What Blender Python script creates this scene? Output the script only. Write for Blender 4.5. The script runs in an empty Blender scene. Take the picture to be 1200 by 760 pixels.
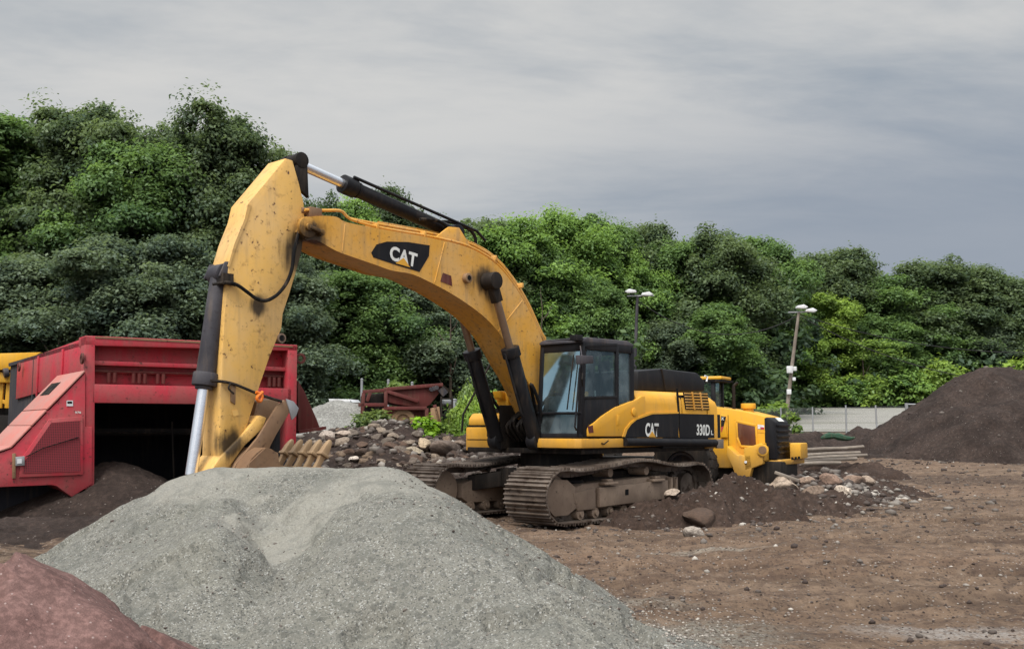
import bpy, bmesh, math, random
import numpy as np
from mathutils import Vector, Matrix
random.seed(7)
scene = bpy.context.scene
COL = scene.collection
R = math.radians
# ------------------------------------------------------------------ camera
F, CH = 1200.0, 1.6
PIT = math.atan(.1)
cam = bpy.data.cameras.new('camera'); cam.sensor_width = 36; cam.lens = 36.0; cam.clip_end = 5000; cam.clip_start = .1
co = bpy.data.objects.new('camera', cam); COL.objects.link(co)
co.location = (0, 0, CH); co.rotation_euler = (math.pi/2+PIT, 0, 0)
scene.camera = co
def ray(px, py):
    u = (px-600)/F; v = (380-py)/F; c, s = math.cos(PIT), math.sin(PIT)
    return (u, c-v*s, s+v*c)
class Frame:
    """a thing's own upright frame: turns a sight line into a point on one of the thing's planes"""
    def __init__(s, o, ang): s.o = o; s.ang = ang; s.c = math.cos(ang); s.s = math.sin(ang); s.z0 = o[2] if len(o) > 2 else 0
    def loc(s, p, vec=False):
        x, y = p[0], p[1]; z = p[2]
        if not vec: x -= s.o[0]; y -= s.o[1]; z -= s.z0
        return Vector((x*s.c+y*s.s, -x*s.s+y*s.c, z))
    def pl(s, px, py, p0, n):
        d = s.loc(ray(px, py), True); c = s.loc((0, 0, CH)); n = Vector(n)
        t = (Vector(p0)-c).dot(n)/d.dot(n); return c+d*t
    def Y(s, px, py, y): return s.pl(px, py, (0, y, 0), (0, 1, 0))
    def X(s, px, py, x): return s.pl(px, py, (x, 0, 0), (1, 0, 0))
    def world(s, p): return Vector((s.o[0]+p[0]*s.c-p[1]*s.s, s.o[1]+p[0]*s.s+p[1]*s.c, s.z0+p[2]))
def at(px, py, Y):
    d = ray(px, py); t = Y/d[1]; return Vector((d[0]*t, Y, CH+d[2]*t))
# ------------------------------------------------------------------ noise (numpy)
def _h(ix, iy, seed):
    n = (ix.astype(np.int64)*374761393+iy.astype(np.int64)*668265263+seed*1442695041) & 0xffffffff
    n = ((n ^ (n >> 13))*1274126177) & 0xffffffff
    return ((n ^ (n >> 16)) & 0xffff)/65535.0
def vn(x, y, seed=0):
    ix = np.floor(x); iy = np.floor(y); fx = x-ix; fy = y-iy
    fx = fx*fx*fx*(fx*(fx*6-15)+10); fy = fy*fy*fy*(fy*(fy*6-15)+10)
    a = _h(ix, iy, seed); b = _h(ix+1, iy, seed); c = _h(ix, iy+1, seed); d = _h(ix+1, iy+1, seed)
    return (a+(b-a)*fx)*(1-fy)+(c+(d-c)*fx)*fy
def fbm(x, y, seed=0, oct=5, g=.5):
    r = 0; a = 1; t = 0
    for i in range(oct):
        r = r+a*(vn(x, y, seed+i*17)-.5); t += a; a *= g; x, y = x*1.87+y*.83+5.2, y*1.87-x*.83+1.3
    return r/t*2
def gh(x, y):
    """the lie of the land: level yard, rising slowly towards the wood"""
    x = np.asarray(x, float); y = np.asarray(y, float)
    base = np.interp(y, [24, 34, 45, 58, 70, 95, 120, 200, 400], [0, .08, .28, .7, 1.25, 2.35, 3.8, 7, 12])
    return base
def rutmask(x, y):
    x = np.asarray(x, float); y = np.asarray(y, float); lug = 0
    for (a0, kx, c0, ph) in ((9.3, .10, .6, 0), (11.1, .16, .5, 1.), (12.4, .16, .5, 2.), (17.2, -.10, .5, .3), (18.9, -.12, .5, 2.), (14.3, .02, .45, .7), (21.5, .05, .5, 0)):
        q2 = y-a0-kx*(x-4)-.5*np.sin(x*.35+ph); e = np.exp(-(q2/.26)**4); lug = np.maximum(lug, e*(.45+.55*(np.sin((x+.6*np.abs(q2))*2*math.pi/.34) > 0))*np.clip(2.2*vn(x*.5+a0, y*.5, 8)-.25, 0, 1))
    return lug*(x > 1.2)
def ghb(x, y):
    x = np.asarray(x, float); y = np.asarray(y, float)
    r = np.hypot(x, y); near = np.clip(1-(r-40)/40, 0, 1)
    b = .16*fbm(x*.16, y*.16, 3, 3)+.06*fbm(x*.8, y*.8, 5, 4)+.05*fbm(x*2.6, y*2.6, 9, 4)+.022*np.clip(fbm(x*7, y*7, 15, 2), 0, 1)
    # wheel ruts sweeping across the yard
    q = (y+.18*x+1.1*fbm(x*.08, y*.08, 21, 2)*3)
    rut = np.exp(-((q-23.5)/.35)**2)+np.exp(-((q-25.6)/.35)**2)+.7*np.exp(-((q-15.2)/.22)**2)+.7*np.exp(-((q-13.1)/.22)**2)
    lug = 0
    for (a0, kx, c0, ph) in ((9.3, .10, .6, 0), (11.1, .16, .5, 1.), (12.4, .16, .5, 2.), (17.2, -.10, .5, .3), (18.9, -.12, .5, 2.), (14.3, .02, .45, .7), (21.5, .05, .5, 0)):
        q2 = y-a0-kx*(x-4)-.5*np.sin(x*.35+ph); e = np.exp(-(q2/.24)**4); lug = lug+e*(-.035+.020*np.sign(np.sin((x+.6*np.abs(q2))*2*math.pi/.34))*np.clip(1.4*vn(x*.7, y*.7, 5)-.1, 0, 1)) + .02*np.exp(-((np.abs(q2)-.36)/.1)**2)
    lug = 2.0*lug*(x > 1.2)
    return gh(x, y)+near*(b-.06*rut+lug)
def g1(x, y): return float(ghb(x, y))
# ------------------------------------------------------------------ node helper
class NT:
    def __init__(s, name, world=False):
        s.m = bpy.data.worlds.new(name) if world else bpy.data.materials.new(name); s.m.use_nodes = True
        s.t = s.m.node_tree; s.t.nodes.clear()
    def n(s, typ, ins=None, **kw):
        nd = s.t.nodes.new(typ)
        for k, v in kw.items(): setattr(nd, k, v)
        for k, v in (ins or {}).items():
            if isinstance(v, bpy.types.NodeSocket): s.t.links.new(v, nd.inputs[k])
            else: nd.inputs[k].default_value = v
        return nd
    def noise(s, vec, scale, detail=4, rough=.55, dist=0): return s.n('ShaderNodeTexNoise', {'Vector': vec, 'Scale': scale, 'Detail': detail, 'Roughness': rough, 'Distortion': dist}).outputs[0]
    def math(s, op, a, b=0., c=0., clamp=False): return s.n('ShaderNodeMath', {0: a, 1: b, 2: c}, operation=op, use_clamp=clamp).outputs[0]
    def step(s, v, a, b, o0=0., o1=1.): return s.n('ShaderNodeMapRange', {'Value': v, 'From Min': a, 'From Max': b, 'To Min': o0, 'To Max': o1}, interpolation_type='SMOOTHSTEP').outputs[0]
    def mix(s, f, a, b, mode='MIX'):
        def c(v): return v if isinstance(v, bpy.types.NodeSocket) else (tuple(v)+(1,))[:4]
        return s.n('ShaderNodeMix', {0: f, 6: c(a), 7: c(b)}, data_type='RGBA', blend_type=mode).outputs[2]
    def xyz(s, v):
        o = s.n('ShaderNodeSeparateXYZ', {0: v}).outputs; return o[0], o[1], o[2]
    def vmul(s, v, k): return s.n('ShaderNodeVectorMath', {0: v, 1: k}, operation='MULTIPLY').outputs[0]
    def dist(s, v, p): return s.n('ShaderNodeVectorMath', {0: v, 1: p}, operation='DISTANCE').outputs['Value']
    def bump(s, h, strength=.3, d=.02, normal=None):
        i = {'Height': h, 'Strength': strength, 'Distance': d}
        if normal: i['Normal'] = normal
        return s.n('ShaderNodeBump', i).outputs[0]
    def pbsdf(s, **k):
        b = s.n('ShaderNodeBsdfPrincipled', {a.replace('_', ' '): v for a, v in k.items()}); return b.outputs[0]
    def out(s, sh, disp=None):
        s.n('ShaderNodeOutputMaterial', {'Surface': sh}); return s.m
    def obj(s): return s.n('ShaderNodeTexCoord').outputs['Object']
    def pos(s): return s.n('ShaderNodeNewGeometry').outputs['Position']
def mat_paint(name, base, fade, rust=(.09, .035, .02), amt=.5, dust=(.20, .145, .10), dustz=None, grease=(), rough=.45, metal=0., dustamt=.35, spot=15):
    t = NT(name); v = t.obj()
    n1 = t.noise(v, 1.3, 6, .6); n2 = t.noise(v, spot, 6, .65); n3 = t.noise(t.vmul(v, (6, 6, .7)), 1.6, 5, .6); n4 = t.noise(v, 3.2, 4)
    col = t.mix(t.step(n1, .35, .68), base, fade)
    col = t.mix(t.math('MULTIPLY', t.step(n3, .48, .75), dustamt), col, dust)
    chip = t.math('MULTIPLY', t.step(n2, .71-.1*amt, .75-.1*amt), t.step(n4, .45, .58))
    col = t.mix(chip, col, rust)
    col = t.mix(t.math('MULTIPLY', t.step(n2, .62-.1*amt, .74-.1*amt), .22), col, rust)
    if dustz is not None:
        z = t.xyz(v)[2]; f = t.step(t.math('ADD', z, t.math('MULTIPLY', n4, -.6)), dustz[0]-.3, dustz[1]-.3, dustz[2] if len(dustz) > 2 else .75, 0.)
        col = t.mix(f, col, dust)
    for (p, r) in grease:
        d = t.math('ADD', t.dist(v, p), t.math('MULTIPLY', t.math('SUBTRACT', n3, .5), r*1.1))
        d = t.math('ADD', d, t.math('MULTIPLY', t.math('SUBTRACT', n4, .5), r*.7))
        col = t.mix(t.step(d, r*.35, r, .93, 0.), col, (.02, .015, .012))
    b = t.bump(t.math('ADD', n2, n1), .18, .01)
    rr = t.math('ADD', t.math('MULTIPLY', n1, .25), rough-.1)
    return t.out(t.pbsdf(Base_Color=col, Roughness=rr, Normal=b, Metallic=metal, Specular_IOR_Level=.35 if metal or base[0] > .1 else .16))
YEL = (.66, .335, .038); YELF = (.60, .34, .085)
M = {}
M['yellow'] = mat_paint('yellow_paint', (.74, .36, .022), (.70, .36, .05), amt=.25, dustamt=.16, dustz=(1.15, 1.6, .35))
M['yellow_boom'] = mat_paint('worn_yellow_paint', (.68, .335, .045), (.64, .37, .12), amt=.9, dustamt=.42, grease=(((2.45, .33, 4.12), .38), ((6.15, .33, 4.35), .42), ((2.1, 0, 1.9), .9)))
M['yellow_stick'] = mat_paint('stick_yellow_paint', (.72, .42, .11), (.68, .43, .17), amt=1.0, dustamt=.25, spot=11, grease=(((6.28, .22, 4.2), .42), ((6.95, .22, 3.3), .2), ((7.35, .22, 1.35), .3)))
M['yellow_loader'] = mat_paint('loader_yellow_paint', (.72, .36, .018), (.68, .36, .04), amt=.2, dustamt=.22, dustz=(.7, 1.3, .4))
M['black'] = mat_paint('black_paint', (.010, .010, .012), (.016, .016, .018), rust=(.06, .05, .045), amt=.1, dustamt=.06, rough=.45)
M['grime'] = mat_paint('greasy_steel', (.012, .010, .009), (.024, .019, .016), rust=(.05, .032, .022), amt=.5, dustamt=.18, rough=.6)
M['cyl'] = mat_paint('black_cylinder_paint', (.009, .009, .011), (.02, .019, .02), rust=(.06, .045, .035), amt=.3, dustamt=.12, rough=.4)
M['cylgrey'] = mat_paint('grey_worn_cylinder_paint', (.038, .036, .042), (.075, .07, .078), rust=(.02, .015, .015), amt=.7, dustamt=.3, rough=.5)
M['chrome'] = mat_paint('chromed_rod', (.85, .85, .87), (.75, .75, .77), rust=(.3, .25, .2), amt=.0, dustamt=.05, rough=.22, metal=.9)
M['rodbrown'] = mat_paint('oily_rod', (.20, .13, .085), (.30, .21, .15), rust=(.05, .03, .02), amt=.4, rough=.35, metal=.5)
M['track'] = mat_paint('track_steel', (.085, .062, .048), (.22, .18, .15), rust=(.05, .032, .022), amt=1.6, spot=7, rough=.55, metal=.35, dustamt=.4)
M['trackframe'] = mat_paint('dusty_track_frame', (.17, .12, .088), (.28, .205, .15), rust=(.03, .02, .017), amt=.8, dustamt=.4, rough=.8)
M['steelbrown'] = mat_paint('rusty_bucket_steel', (.20, .115, .065), (.30, .185, .10), rust=(.06, .03, .02), amt=.8, rough=.6, metal=.2)
M['tooth'] = mat_paint('worn_tooth_steel', (.40, .27, .15), (.30, .19, .10), rust=(.07, .04, .025), amt=.5, rough=.5, metal=.2)
M['red'] = mat_paint('red_paint', (.48, .026, .048), (.34, .075, .075), rust=(.09, .03, .025), amt=1.1, dustamt=.5, dust=(.26, .10, .09), rough=.5, dustz=(.3, 1.2, .3))
M['reddust'] = mat_paint('dusty_red_paint', (.46, .16, .13), (.40, .20, .17), rust=(.15, .04, .035), amt=.5, dustamt=.6, dust=(.36, .24, .20), rough=.8)
M['maroon'] = mat_paint('maroon_paint', (.12, .02, .018), (.09, .025, .02), rust=(.05, .03, .02), amt=.8, dustamt=.3, rough=.7)
M['rubber'] = mat_paint('tyre_rubber', (.022, .02, .019), (.05, .043, .038), rust=(.09, .07, .05), amt=.5, rough=.85)
M['white'] = mat_paint('white_paint', (.72, .73, .74), (.6, .6, .6), amt=.2)
M['decalwhite'] = mat_paint('white_lettering', (.74, .74, .70), (.66, .66, .62), amt=.1, dustamt=.1)
M['galv'] = mat_paint('galvanised_steel', (.38, .39, .40), (.28, .29, .30), rust=(.15, .1, .07), amt=.2, metal=.4)
M['wood'] = mat_paint('weathered_wood', (.17, .14, .115), (.27, .23, .19), rust=(.05, .04, .03), amt=.7, rough=.9)
M['dark'] = mat_paint('black_void_paint', (.006, .006, .007), (.01, .01, .01), amt=0, rough=.9)
M['green'] = mat_paint('green_tarp', (.03, .075, .045), (.025, .05, .03), amt=.2, rough=.6)
M['orange'] = mat_paint('orange_plastic', (.75, .16, .01), (.7, .18, .02), amt=0)
M['brownglass'] = mat_paint('rusty_screen', (.16, .05, .02), (.08, .03, .02), amt=.4, rough=.4)
M['bark'] = mat_paint('bark', (.055, .042, .032), (.10, .08, .065), amt=.5, rough=.95)
M['seat'] = mat_paint('seat_cloth', (.04, .042, .05), (.07, .07, .08), amt=0, rough=.9)
M['pale'] = mat_paint('pale_interior_plastic', (.34, .36, .38), (.3, .32, .34), amt=.1)
def mat_glass(name, tint, refl, rough=.03):
    t = NT(name)
    tr = t.n('ShaderNodeBsdfTransparent', {'Color': tint+(1,)}).outputs[0]
    nz = t.noise(t.obj(), 2.5, 4); gl = t.n('ShaderNodeBsdfGlossy', {'Color': (.62, .9, 1, 1), 'Roughness': rough}).outputs[0]
    df = t.n('ShaderNodeBsdfDiffuse', {'Color': (.42, .5, .52, 1)}).outputs[0]
    g_ = t.n('ShaderNodeNewGeometry'); dt = t.math('ABSOLUTE', t.n('ShaderNodeVectorMath', {0: g_.outputs['Normal'], 1: g_.outputs['Incoming']}, operation='DOT_PRODUCT').outputs['Value'])
    fr = t.math('ADD', t.math('MULTIPLY', t.math('POWER', t.math('SUBTRACT', 1., dt), 5.), .9), .06)
    f = t.math('ADD', t.math('MULTIPLY', fr, 1.0), refl, clamp=True)
    a = t.n('ShaderNodeMixShader', {0: t.step(nz, .35, .8, .04, .28), 1: tr, 2: df}).outputs[0]
    return t.out(t.n('ShaderNodeMixShader', {0: f, 1: a, 2: gl}).outputs[0])
M['glass'] = mat_glass('tinted_glass', (.50, .60, .60), .02)
M['glassfront'] = mat_glass('windscreen_glass', (.42, .54, .56), .5, .10)
# ------------------------------------------------------------------ mesh builder
def tag(o, label=None, cat=None, group=None, kind=None):
    if label: o['label'] = label
    if cat: o['category'] = cat
    if group: o['group'] = group
    if kind: o['kind'] = kind
    return o
def empty(name, loc, rz=0, **k):
    o = bpy.data.objects.new(name, None); COL.objects.link(o); o.location = loc; o.rotation_euler = (0, 0, rz); o.empty_display_size = .3
    return tag(o, **k)
class MB:
    def __init__(s): s.v = []; s.f = []
    def add(s, vs, fs):
        k = len(s.v); s.v += [tuple(p) for p in vs]; s.f += [[i+k for i in f] for f in fs]; return s
    def prism(s, pts, ext):
        """polygon pts extruded by vector ext"""
        n = len(pts); pts = [Vector(p) for p in pts]; e = Vector(ext)
        nn = Vector((0, 0, 0))
        for i in range(n): nn += pts[i].cross(pts[(i+1) % n])
        if nn.dot(e) > 0: pts = pts[::-1]
        s.add(pts+[p+e for p in pts], [list(range(n)), list(range(2*n-1, n-1, -1))]+[[(i+1) % n, i, i+n, (i+1) % n+n] for i in range(n)]); return s
    def box(s, x0, x1, y0, y1, z0, z1): return s.prism([(x0, y0, z0), (x1, y0, z0), (x1, y1, z0), (x0, y1, z0)], (0, 0, z1-z0))
    def bar(s, a, b, w, h, up=(0, 0, 1)):
        a = Vector(a); b = Vector(b); d = (b-a).normalized(); u = Vector(up); r = d.cross(u)
        if r.length < 1e-4: u = Vector((1, 0, 0)); r = d.cross(u)
        r.normalize(); u = r.cross(d); r *= w/2; u *= h/2
        return s.prism([a-r-u, a+r-u, a+r+u, a-r+u], b-a)
    def tube(s, pts, r, n=8, cap=True):
        pts = [Vector(p) for p in pts]; k = len(s.v); N = len(pts)
        rs = r if isinstance(r, (list, tuple)) else [r]*N
        d = (pts[1]-pts[0]).normalized(); u = d.orthogonal().normalized(); vs = []
        for i, p in enumerate(pts):
            if 0 < i < N-1: dn = (pts[i+1]-pts[i-1]).normalized()
            elif i == 0: dn = (pts[1]-pts[0]).normalized()
            else: dn = (pts[-1]-pts[-2]).normalized()
            u = (u-dn*u.dot(dn)).normalized(); w = dn.cross(u)
            for j in range(n):
                a = 2*math.pi*j/n; vs.append(p+(u*math.cos(a)+w*math.sin(a))*rs[i])
        fs = [[i*n+j, i*n+(j+1) % n, (i+1)*n+(j+1) % n, (i+1)*n+j] for i in range(N-1) for j in range(n)]
        if cap: fs += [list(range(n-1, -1, -1)), list(range((N-1)*n, N*n))]
        return s.add(vs, fs)
    def cyl(s, a, b, r, r2=None, n=20): return s.tube([a, b], [r, r if r2 is None else r2], n)
    def ring(s, c, ax, r0, r1, w, n=28):
        """annulus (tyre, rim) with rounded shoulders"""
        c = Vector(c); ax = Vector(ax).normalized(); u = ax.orthogonal().normalized(); v = ax.cross(u)
        prof = [(r0, -w/2), (r1*.93, -w/2), (r1, -w*.36), (r1, w*.36), (r1*.93, w/2), (r0, w/2)]
        vs = []
        for j in range(n):
            a = 2*math.pi*j/n; e = u*math.cos(a)+v*math.sin(a)
            vs += [c+e*p[0]+ax*p[1] for p in prof]
        m = len(prof); fs = [[j*m+i, ((j+1) % n)*m+i, ((j+1) % n)*m+(i+1) % m, j*m+(i+1) % m] for j in range(n) for i in range(m)]
        return s.add(vs, fs)
    def build(s, name, mat, parent=None, bevel=0, smooth=32, seg=2, **k):
        me = bpy.data.meshes.new(name); me.from_pydata(s.v, [], s.f)
        bm = bmesh.new(); bm.from_mesh(me); bmesh.ops.recalc_face_normals(bm, faces=bm.faces)
        if bevel:
            ed = [e for e in bm.edges if len(e.link_faces) == 2 and e.calc_face_angle(0) > R(28)]
            bmesh.ops.bevel(bm, geom=ed, offset=bevel, segments=seg, affect='EDGES', profile=.5, clamp_overlap=True)
        bm.to_mesh(me); bm.free(); me.materials.append(mat if not isinstance(mat, str) else M[mat])
        if smooth: me.shade_smooth(); me.set_sharp_from_angle(angle=R(smooth))
        o = bpy.data.objects.new(name, me); COL.objects.link(o); o.parent = parent
        return tag(o, **k)
def np_mesh(name, v, f, mat, parent=None, smooth=False, attrs=None, **k):
    """v (n,3), f (m,k) arrays"""
    me = bpy.data.meshes.new(name); n = len(v); m, q = f.shape
    me.vertices.add(n); me.vertices.foreach_set('co', np.ascontiguousarray(v, dtype=np.float32).ravel())
    me.loops.add(m*q); me.loops.foreach_set('vertex_index', np.ascontiguousarray(f, dtype=np.int32).ravel())
    me.polygons.add(m); me.polygons.foreach_set('loop_start', np.arange(0, m*q, q, dtype=np.int32))
    for an, (dom, data) in (attrs or {}).items():
        if np.ndim(data) == 2: a = me.attributes.new(an, 'FLOAT_VECTOR', dom); a.data.foreach_set('vector', np.ascontiguousarray(data, dtype=np.float32).ravel()); continue
        a = me.attributes.new(an, 'FLOAT', dom); a.data.foreach_set('value', np.ascontiguousarray(data, dtype=np.float32))
    me.update(calc_edges=True); me.validate()
    if smooth: me.shade_smooth()
    me.materials.append(mat)
    if name.startswith('_'): return me
    o = bpy.data.objects.new(name, me); COL.objects.link(o); o.parent = parent
    return tag(o, **k)
def letters(txt, quad, mat, parent, name='lettering', off=.02, lift=(0, 0, 0), spacing=1.0):
    """flat lettering fitted to quad = bottom left, bottom right, top right, top left"""
    cu = bpy.data.curves.new('t', 'FONT'); cu.body = txt; cu.offset = off; cu.space_character = spacing; cu.resolution_u = 4
    to = bpy.data.objects.new('t', cu); COL.objects.link(to)
    me = bpy.data.meshes.new_from_object(to); bpy.data.objects.remove(to)
    xs = [v.co.x for v in me.vertices]; ys = [v.co.y for v in me.vertices]
    x0, x1, y0, y1 = min(xs), max(xs), min(ys), max(ys); q = [Vector(p) for p in quad]; lf = Vector(lift)
    for v in me.vertices:
        a = (v.co.x-x0)/(x1-x0); b = (v.co.y-y0)/(y1-y0)
        v.co = (q[0]*(1-a)+q[1]*a)*(1-b)+(q[3]*(1-a)+q[2]*a)*b+lf
    me.materials.clear(); me.materials.append(M[mat]); me.name = name
    o = bpy.data.objects.new(name, me); COL.objects.link(o); o.parent = parent
    return o
# ================================================================== EXCAVATOR
TH = .738
E = Frame((.943, 19.615), math.atan2(-math.cos(TH), -math.sin(TH)))
ex = empty('excavator', (.943, 19.615, 0), E.ang, label='large yellow tracked excavator standing behind the grey gravel pile, its arm bent down', cat='excavator')
P = E.Y
def plane_xz(px, y): return [P(a, b, y) for a, b in px]
# --- tracks
def catmull(pts, k=6):
    out = []
    for i in range(len(pts)-1):
        p0 = pts[max(i-1, 0)]; p1 = pts[i]; p2 = pts[i+1]; p3 = pts[min(i+2, len(pts)-1)]
        for j in range(k):
            t = j/k; out.append(tuple(.5*((2*p1[a])+(-p0[a]+p2[a])*t+(2*p0[a]-5*p1[a]+4*p2[a]-p3[a])*t*t+(-p0[a]+3*p1[a]-3*p2[a]+p3[a])*t**3) for a in range(len(p1))))
    out.append(tuple(pts[-1])); return out
def track_path():
    pts = [(x, .03) for x in np.linspace(-1.95, 1.95, 30)]
    for a in np.linspace(-80, 80, 15): pts.append((2.07+.44*math.cos(R(a)), .46+.43*math.sin(R(a))))
    top = catmull([(2.0, .895), (1.6, .86), (1.15, .88), (.55, .93), (0, .985), (-.5, .975), (-1.0, .90), (-1.5, .86), (-2.05, .89)], 6)
    pts += top
    for a in np.linspace(100, 260, 15): pts.append((-2.07+.44*math.cos(R(a)), .46+.43*math.sin(R(a))))
    return pts
def resample(pts, n):
    p = np.array(pts+[pts[0]]); d = np.r_[0, np.cumsum(np.hypot(*(p[1:]-p[:-1]).T))]
    t = np.linspace(0, d[-1], n, endpoint=False); return np.c_[np.interp(t, d, p[:, 0]), np.interp(t, d, p[:, 1])]
tp = track_path()
def make_track(yc, w):
    tr = MB(); N = 50; pp = resample(tp, N)
    for i in range(N):
        a = pp[i]; b = pp[(i+1) % N]; prev = pp[i-1]
        d = Vector((b[0]-a[0], 0, b[1]-a[1])); L = d.length; d.normalize(); nrm = Vector((d.z, 0, -d.x))
        a3 = Vector((a[0], yc, a[1])); yv = Vector((0, w/2, 0))
        s0 = a3+d*.006; s1 = a3+d*(L-.006)
        # shoe plate, slightly dished, with three grousers
        tr.prism([s0-yv-nrm*.008, s1-yv-nrm*.008, s1-yv+nrm*.012, s0-yv+nrm*.012], yv*2)
        for k, hgt in ((.12, .04), (.5, .034), (.88, .04)):
            c = a3+d*(L*k)+nrm*.012
            jit = random.uniform(-.004, .004); hh = hgt+jit
            tr.prism([c-d*.016-yv*.99, c+d*.016-yv*.99, c+d*.009-yv*.99+nrm*hh, c-d*.009-yv*.99+nrm*hh], yv*1.98)
        # chain link pair under the shoe
        for s in (-.12, .12):
            o = Vector((0, s, 0)); tr.prism([a3+o-nrm*.01+Vector((0, -.02, 0)), a3+o+d*L*1.02-nrm*.01+Vector((0, -.02, 0)), a3+o+d*L*.95-nrm*.11+Vector((0, -.02, 0)), a3+o+d*L*.05-nrm*.11+Vector((0, -.02, 0))], (0, .04, 0))
    o = tr.build('track', 'track', ex, smooth=0)
    sgn = 1 if yc > 0 else -1
    fr = MB()
    # side frame (box section, sloping top) with recoil housing
    y0, y1 = yc-.24*1, yc+.24*1
    fr.prism([(-1.55, y0, .2), (1.45, y0, .2), (1.62, y0, .3), (1.62, y0, .55), (1.3, y0, .63), (-1.2, y0, .70), (-1.55, y0, .62)], (0, y1-y0, 0))
    yo = yc+sgn*.24
    fr.prism([(-1.15, yo, .27), (.95, yo, .23), (.95, yo, .56), (-1.15, yo, .62)], (0, sgn*.10, 0))
    fr.prism([(1.0, yo, .2), (1.5, yo, .2), (1.62, yo, .5), (1.0, yo, .56)], (0, sgn*.05, 0))
    for x in (.7, -.75): fr.box(x-.2, x+.16, yo-.02, yo+sgn*.17, .60, .65); fr.box(x-.1, x+.06, yo-.02, yo+sgn*.13, .65, .70)
    for x in (-1.25, -1.42): fr.box(x-.03, x+.03, yo-.05, yo+sgn*.12, .2, .66)
    f = fr.build('track_frame', 'trackframe', o, bevel=.015)
    sq = MB().box(.12, .22, yo, yo+sgn*.104, .40, .50); sq.build('frame_hole', 'dark', o)
    idl = MB().cyl((2.05, yc-.2, .46), (2.05, yc+.2, .46), .36, n=36); idl.ring((2.05, yc, .46), (0, 1, 0), .3, .385, .16, 40)
    yo2 = yc+sgn*.2
    idl.prism([(2.28, yo2, .3), (2.3, yo2, .55), (2.1, yo2, .74), (1.75, yo2, .72), (1.55, yo2, .6), (1.5, yo2, .25), (1.75, yo2, .14), (2.1, yo2, .14)], (0, sgn*.08, 0))
    idl.build('idler', 'trackframe', o, bevel=.01)
    sp = MB().cyl((-2.05, yc-.18, .46), (-2.05, yc+.18, .46), .25, n=24)
    for k in range(21):
        a = 2*math.pi*k/21; c = Vector((-2.05+.34*math.cos(a), yc, .46+.34*math.sin(a))); e = Vector((math.cos(a), 0, math.sin(a)))
        sp.bar(c-e*.08, c+e*.04, .05, .07, (0, 1, 0))
    sp.ring((-2.05, yc, .46), (0, 1, 0), .1, .32, .06); sp.build('sprocket', 'track', o)
    for x in np.linspace(-1.5, 1.4, 8):
        m = MB().cyl((x, yc-.24, .135), (x, yc+.27, .135), .095, n=16); m.cyl((x, yc-.29, .135), (x, yc+.31, .135), .045, n=12); m.build('roller', 'trackframe', o)
    for x in (0.55, -.55):
        m = MB().cyl((x, yc-.1, .80), (x, yc+sgn*.27, .80), .075, n=16); m.build('carrier_roller', 'trackframe', o)
    return o
make_track(1.295, .92); make_track(-1.295, .92)
cb = MB().prism([(-1.1, -.5, .5), (-.6, -1.15, .45), (.6, -1.15, .45), (1.1, -.5, .5), (1.1, .5, .5), (.6, 1.15, .45), (-.6, 1.15, .45), (-1.1, .5, .5)], (0, 0, .35))
for sx in (-1, 1):
    for sy in (-1, 1): cb.bar((sx*.5, sy*.5, .7), (sx*1.25, sy*1.25, .55), .42, .28)
cb.build('undercarriage_frame', 'grime', ex, bevel=.02)
MB().cyl((0, 0, .85), (0, 0, 1.13), .78, n=40).build('slewing_ring', 'grime', ex)
# --- deck / upper frame
dk = MB(); dk.box(-3.0, 1.15, -1.38, 1.40, 1.13, 1.22); dk.box(-3.0, .3, -.6, .6, 1.2, 1.45)
dk.box(.2, 1.3, -.42, -.36, 1.2, 2.0); dk.box(.2, 1.3, .36, .42, 1.2, 2.0); dk.box(.1, 1.28, .44, 1.42, 1.2, 1.27)
dk.build('swing_frame', 'grime', ex, bevel=.01)
sk = MB(); zb, zt = 1.235, 1.40
sk.prism([(1.36, .5, zb), (1.36, 1.42, zb), (1.28, 1.50, zb), (.02, 1.50, zb), (.02, 1.40, zb), (1.15, 1.40, zb), (1.15, .5, zb)], (0, 0, zt-zb))
sk.prism([(.01, 1.50, zb), (-1.2, 1.50, zb), (-1.2, 1.40, zb), (.01, 1.40, zb)], (0, 0, zt-zb))
sk.build('deck_skirt', 'yellow', ex, bevel=.02)
MB().tube([P(705, 519, 1.51), P(708, 520, 1.53), P(713, 516, 1.56)], .012).build('skirt_latch', 'grime', ex)
# right hand tool box, fuel tank
tb = MB()
tb.prism([(1.08, -1.5, 1.15), (.55, -1.5, 1.15), (.55, -1.5, 1.60), (1.08, -1.5, 1.60)], (0, .84, 0)); tb.build('tool_box', 'yellow', ex, bevel=.03)
MB().prism([(1.04, -1.48, 1.625), (.5, -1.48, 1.625), (.5, -1.48, 1.86), (.94, -1.48, 1.86), (1.03, -1.48, 1.76)], (0, .80, 0)).build('battery_box', 'yellow', ex, bevel=.04)
MB().box(.5, 1.06, -1.47, -.7, 1.598, 1.63).build('box_seam', 'dark', ex)
MB().box(1.06, 1.09, -.93, -.76, 1.42, 1.55).build('step_recess', 'grime', ex, bevel=.01)
MB().box(1.07, 1.086, -1.45, -.7, 1.355, 1.37).build('box_groove', 'dark', ex)
ft = MB(); ft.prism([(.2, -1.4, 1.4), (-1.2, -1.4, 1.4), (-1.2, -1.4, 2.3), (.12, -1.4, 2.3), (.2, -1.4, 2.1)], (0, .8, 0)); ft.build('fuel_tank', 'yellow', ex, bevel=.05)
q = [P(595, 459, -.55), P(607, 459, -.55), P(608, 476, -.55), P(596, 476, -.55)]
MB().prism(q, (0, -.3, 0)).build('filter_housing', 'yellow', ex, bevel=.02)
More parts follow.
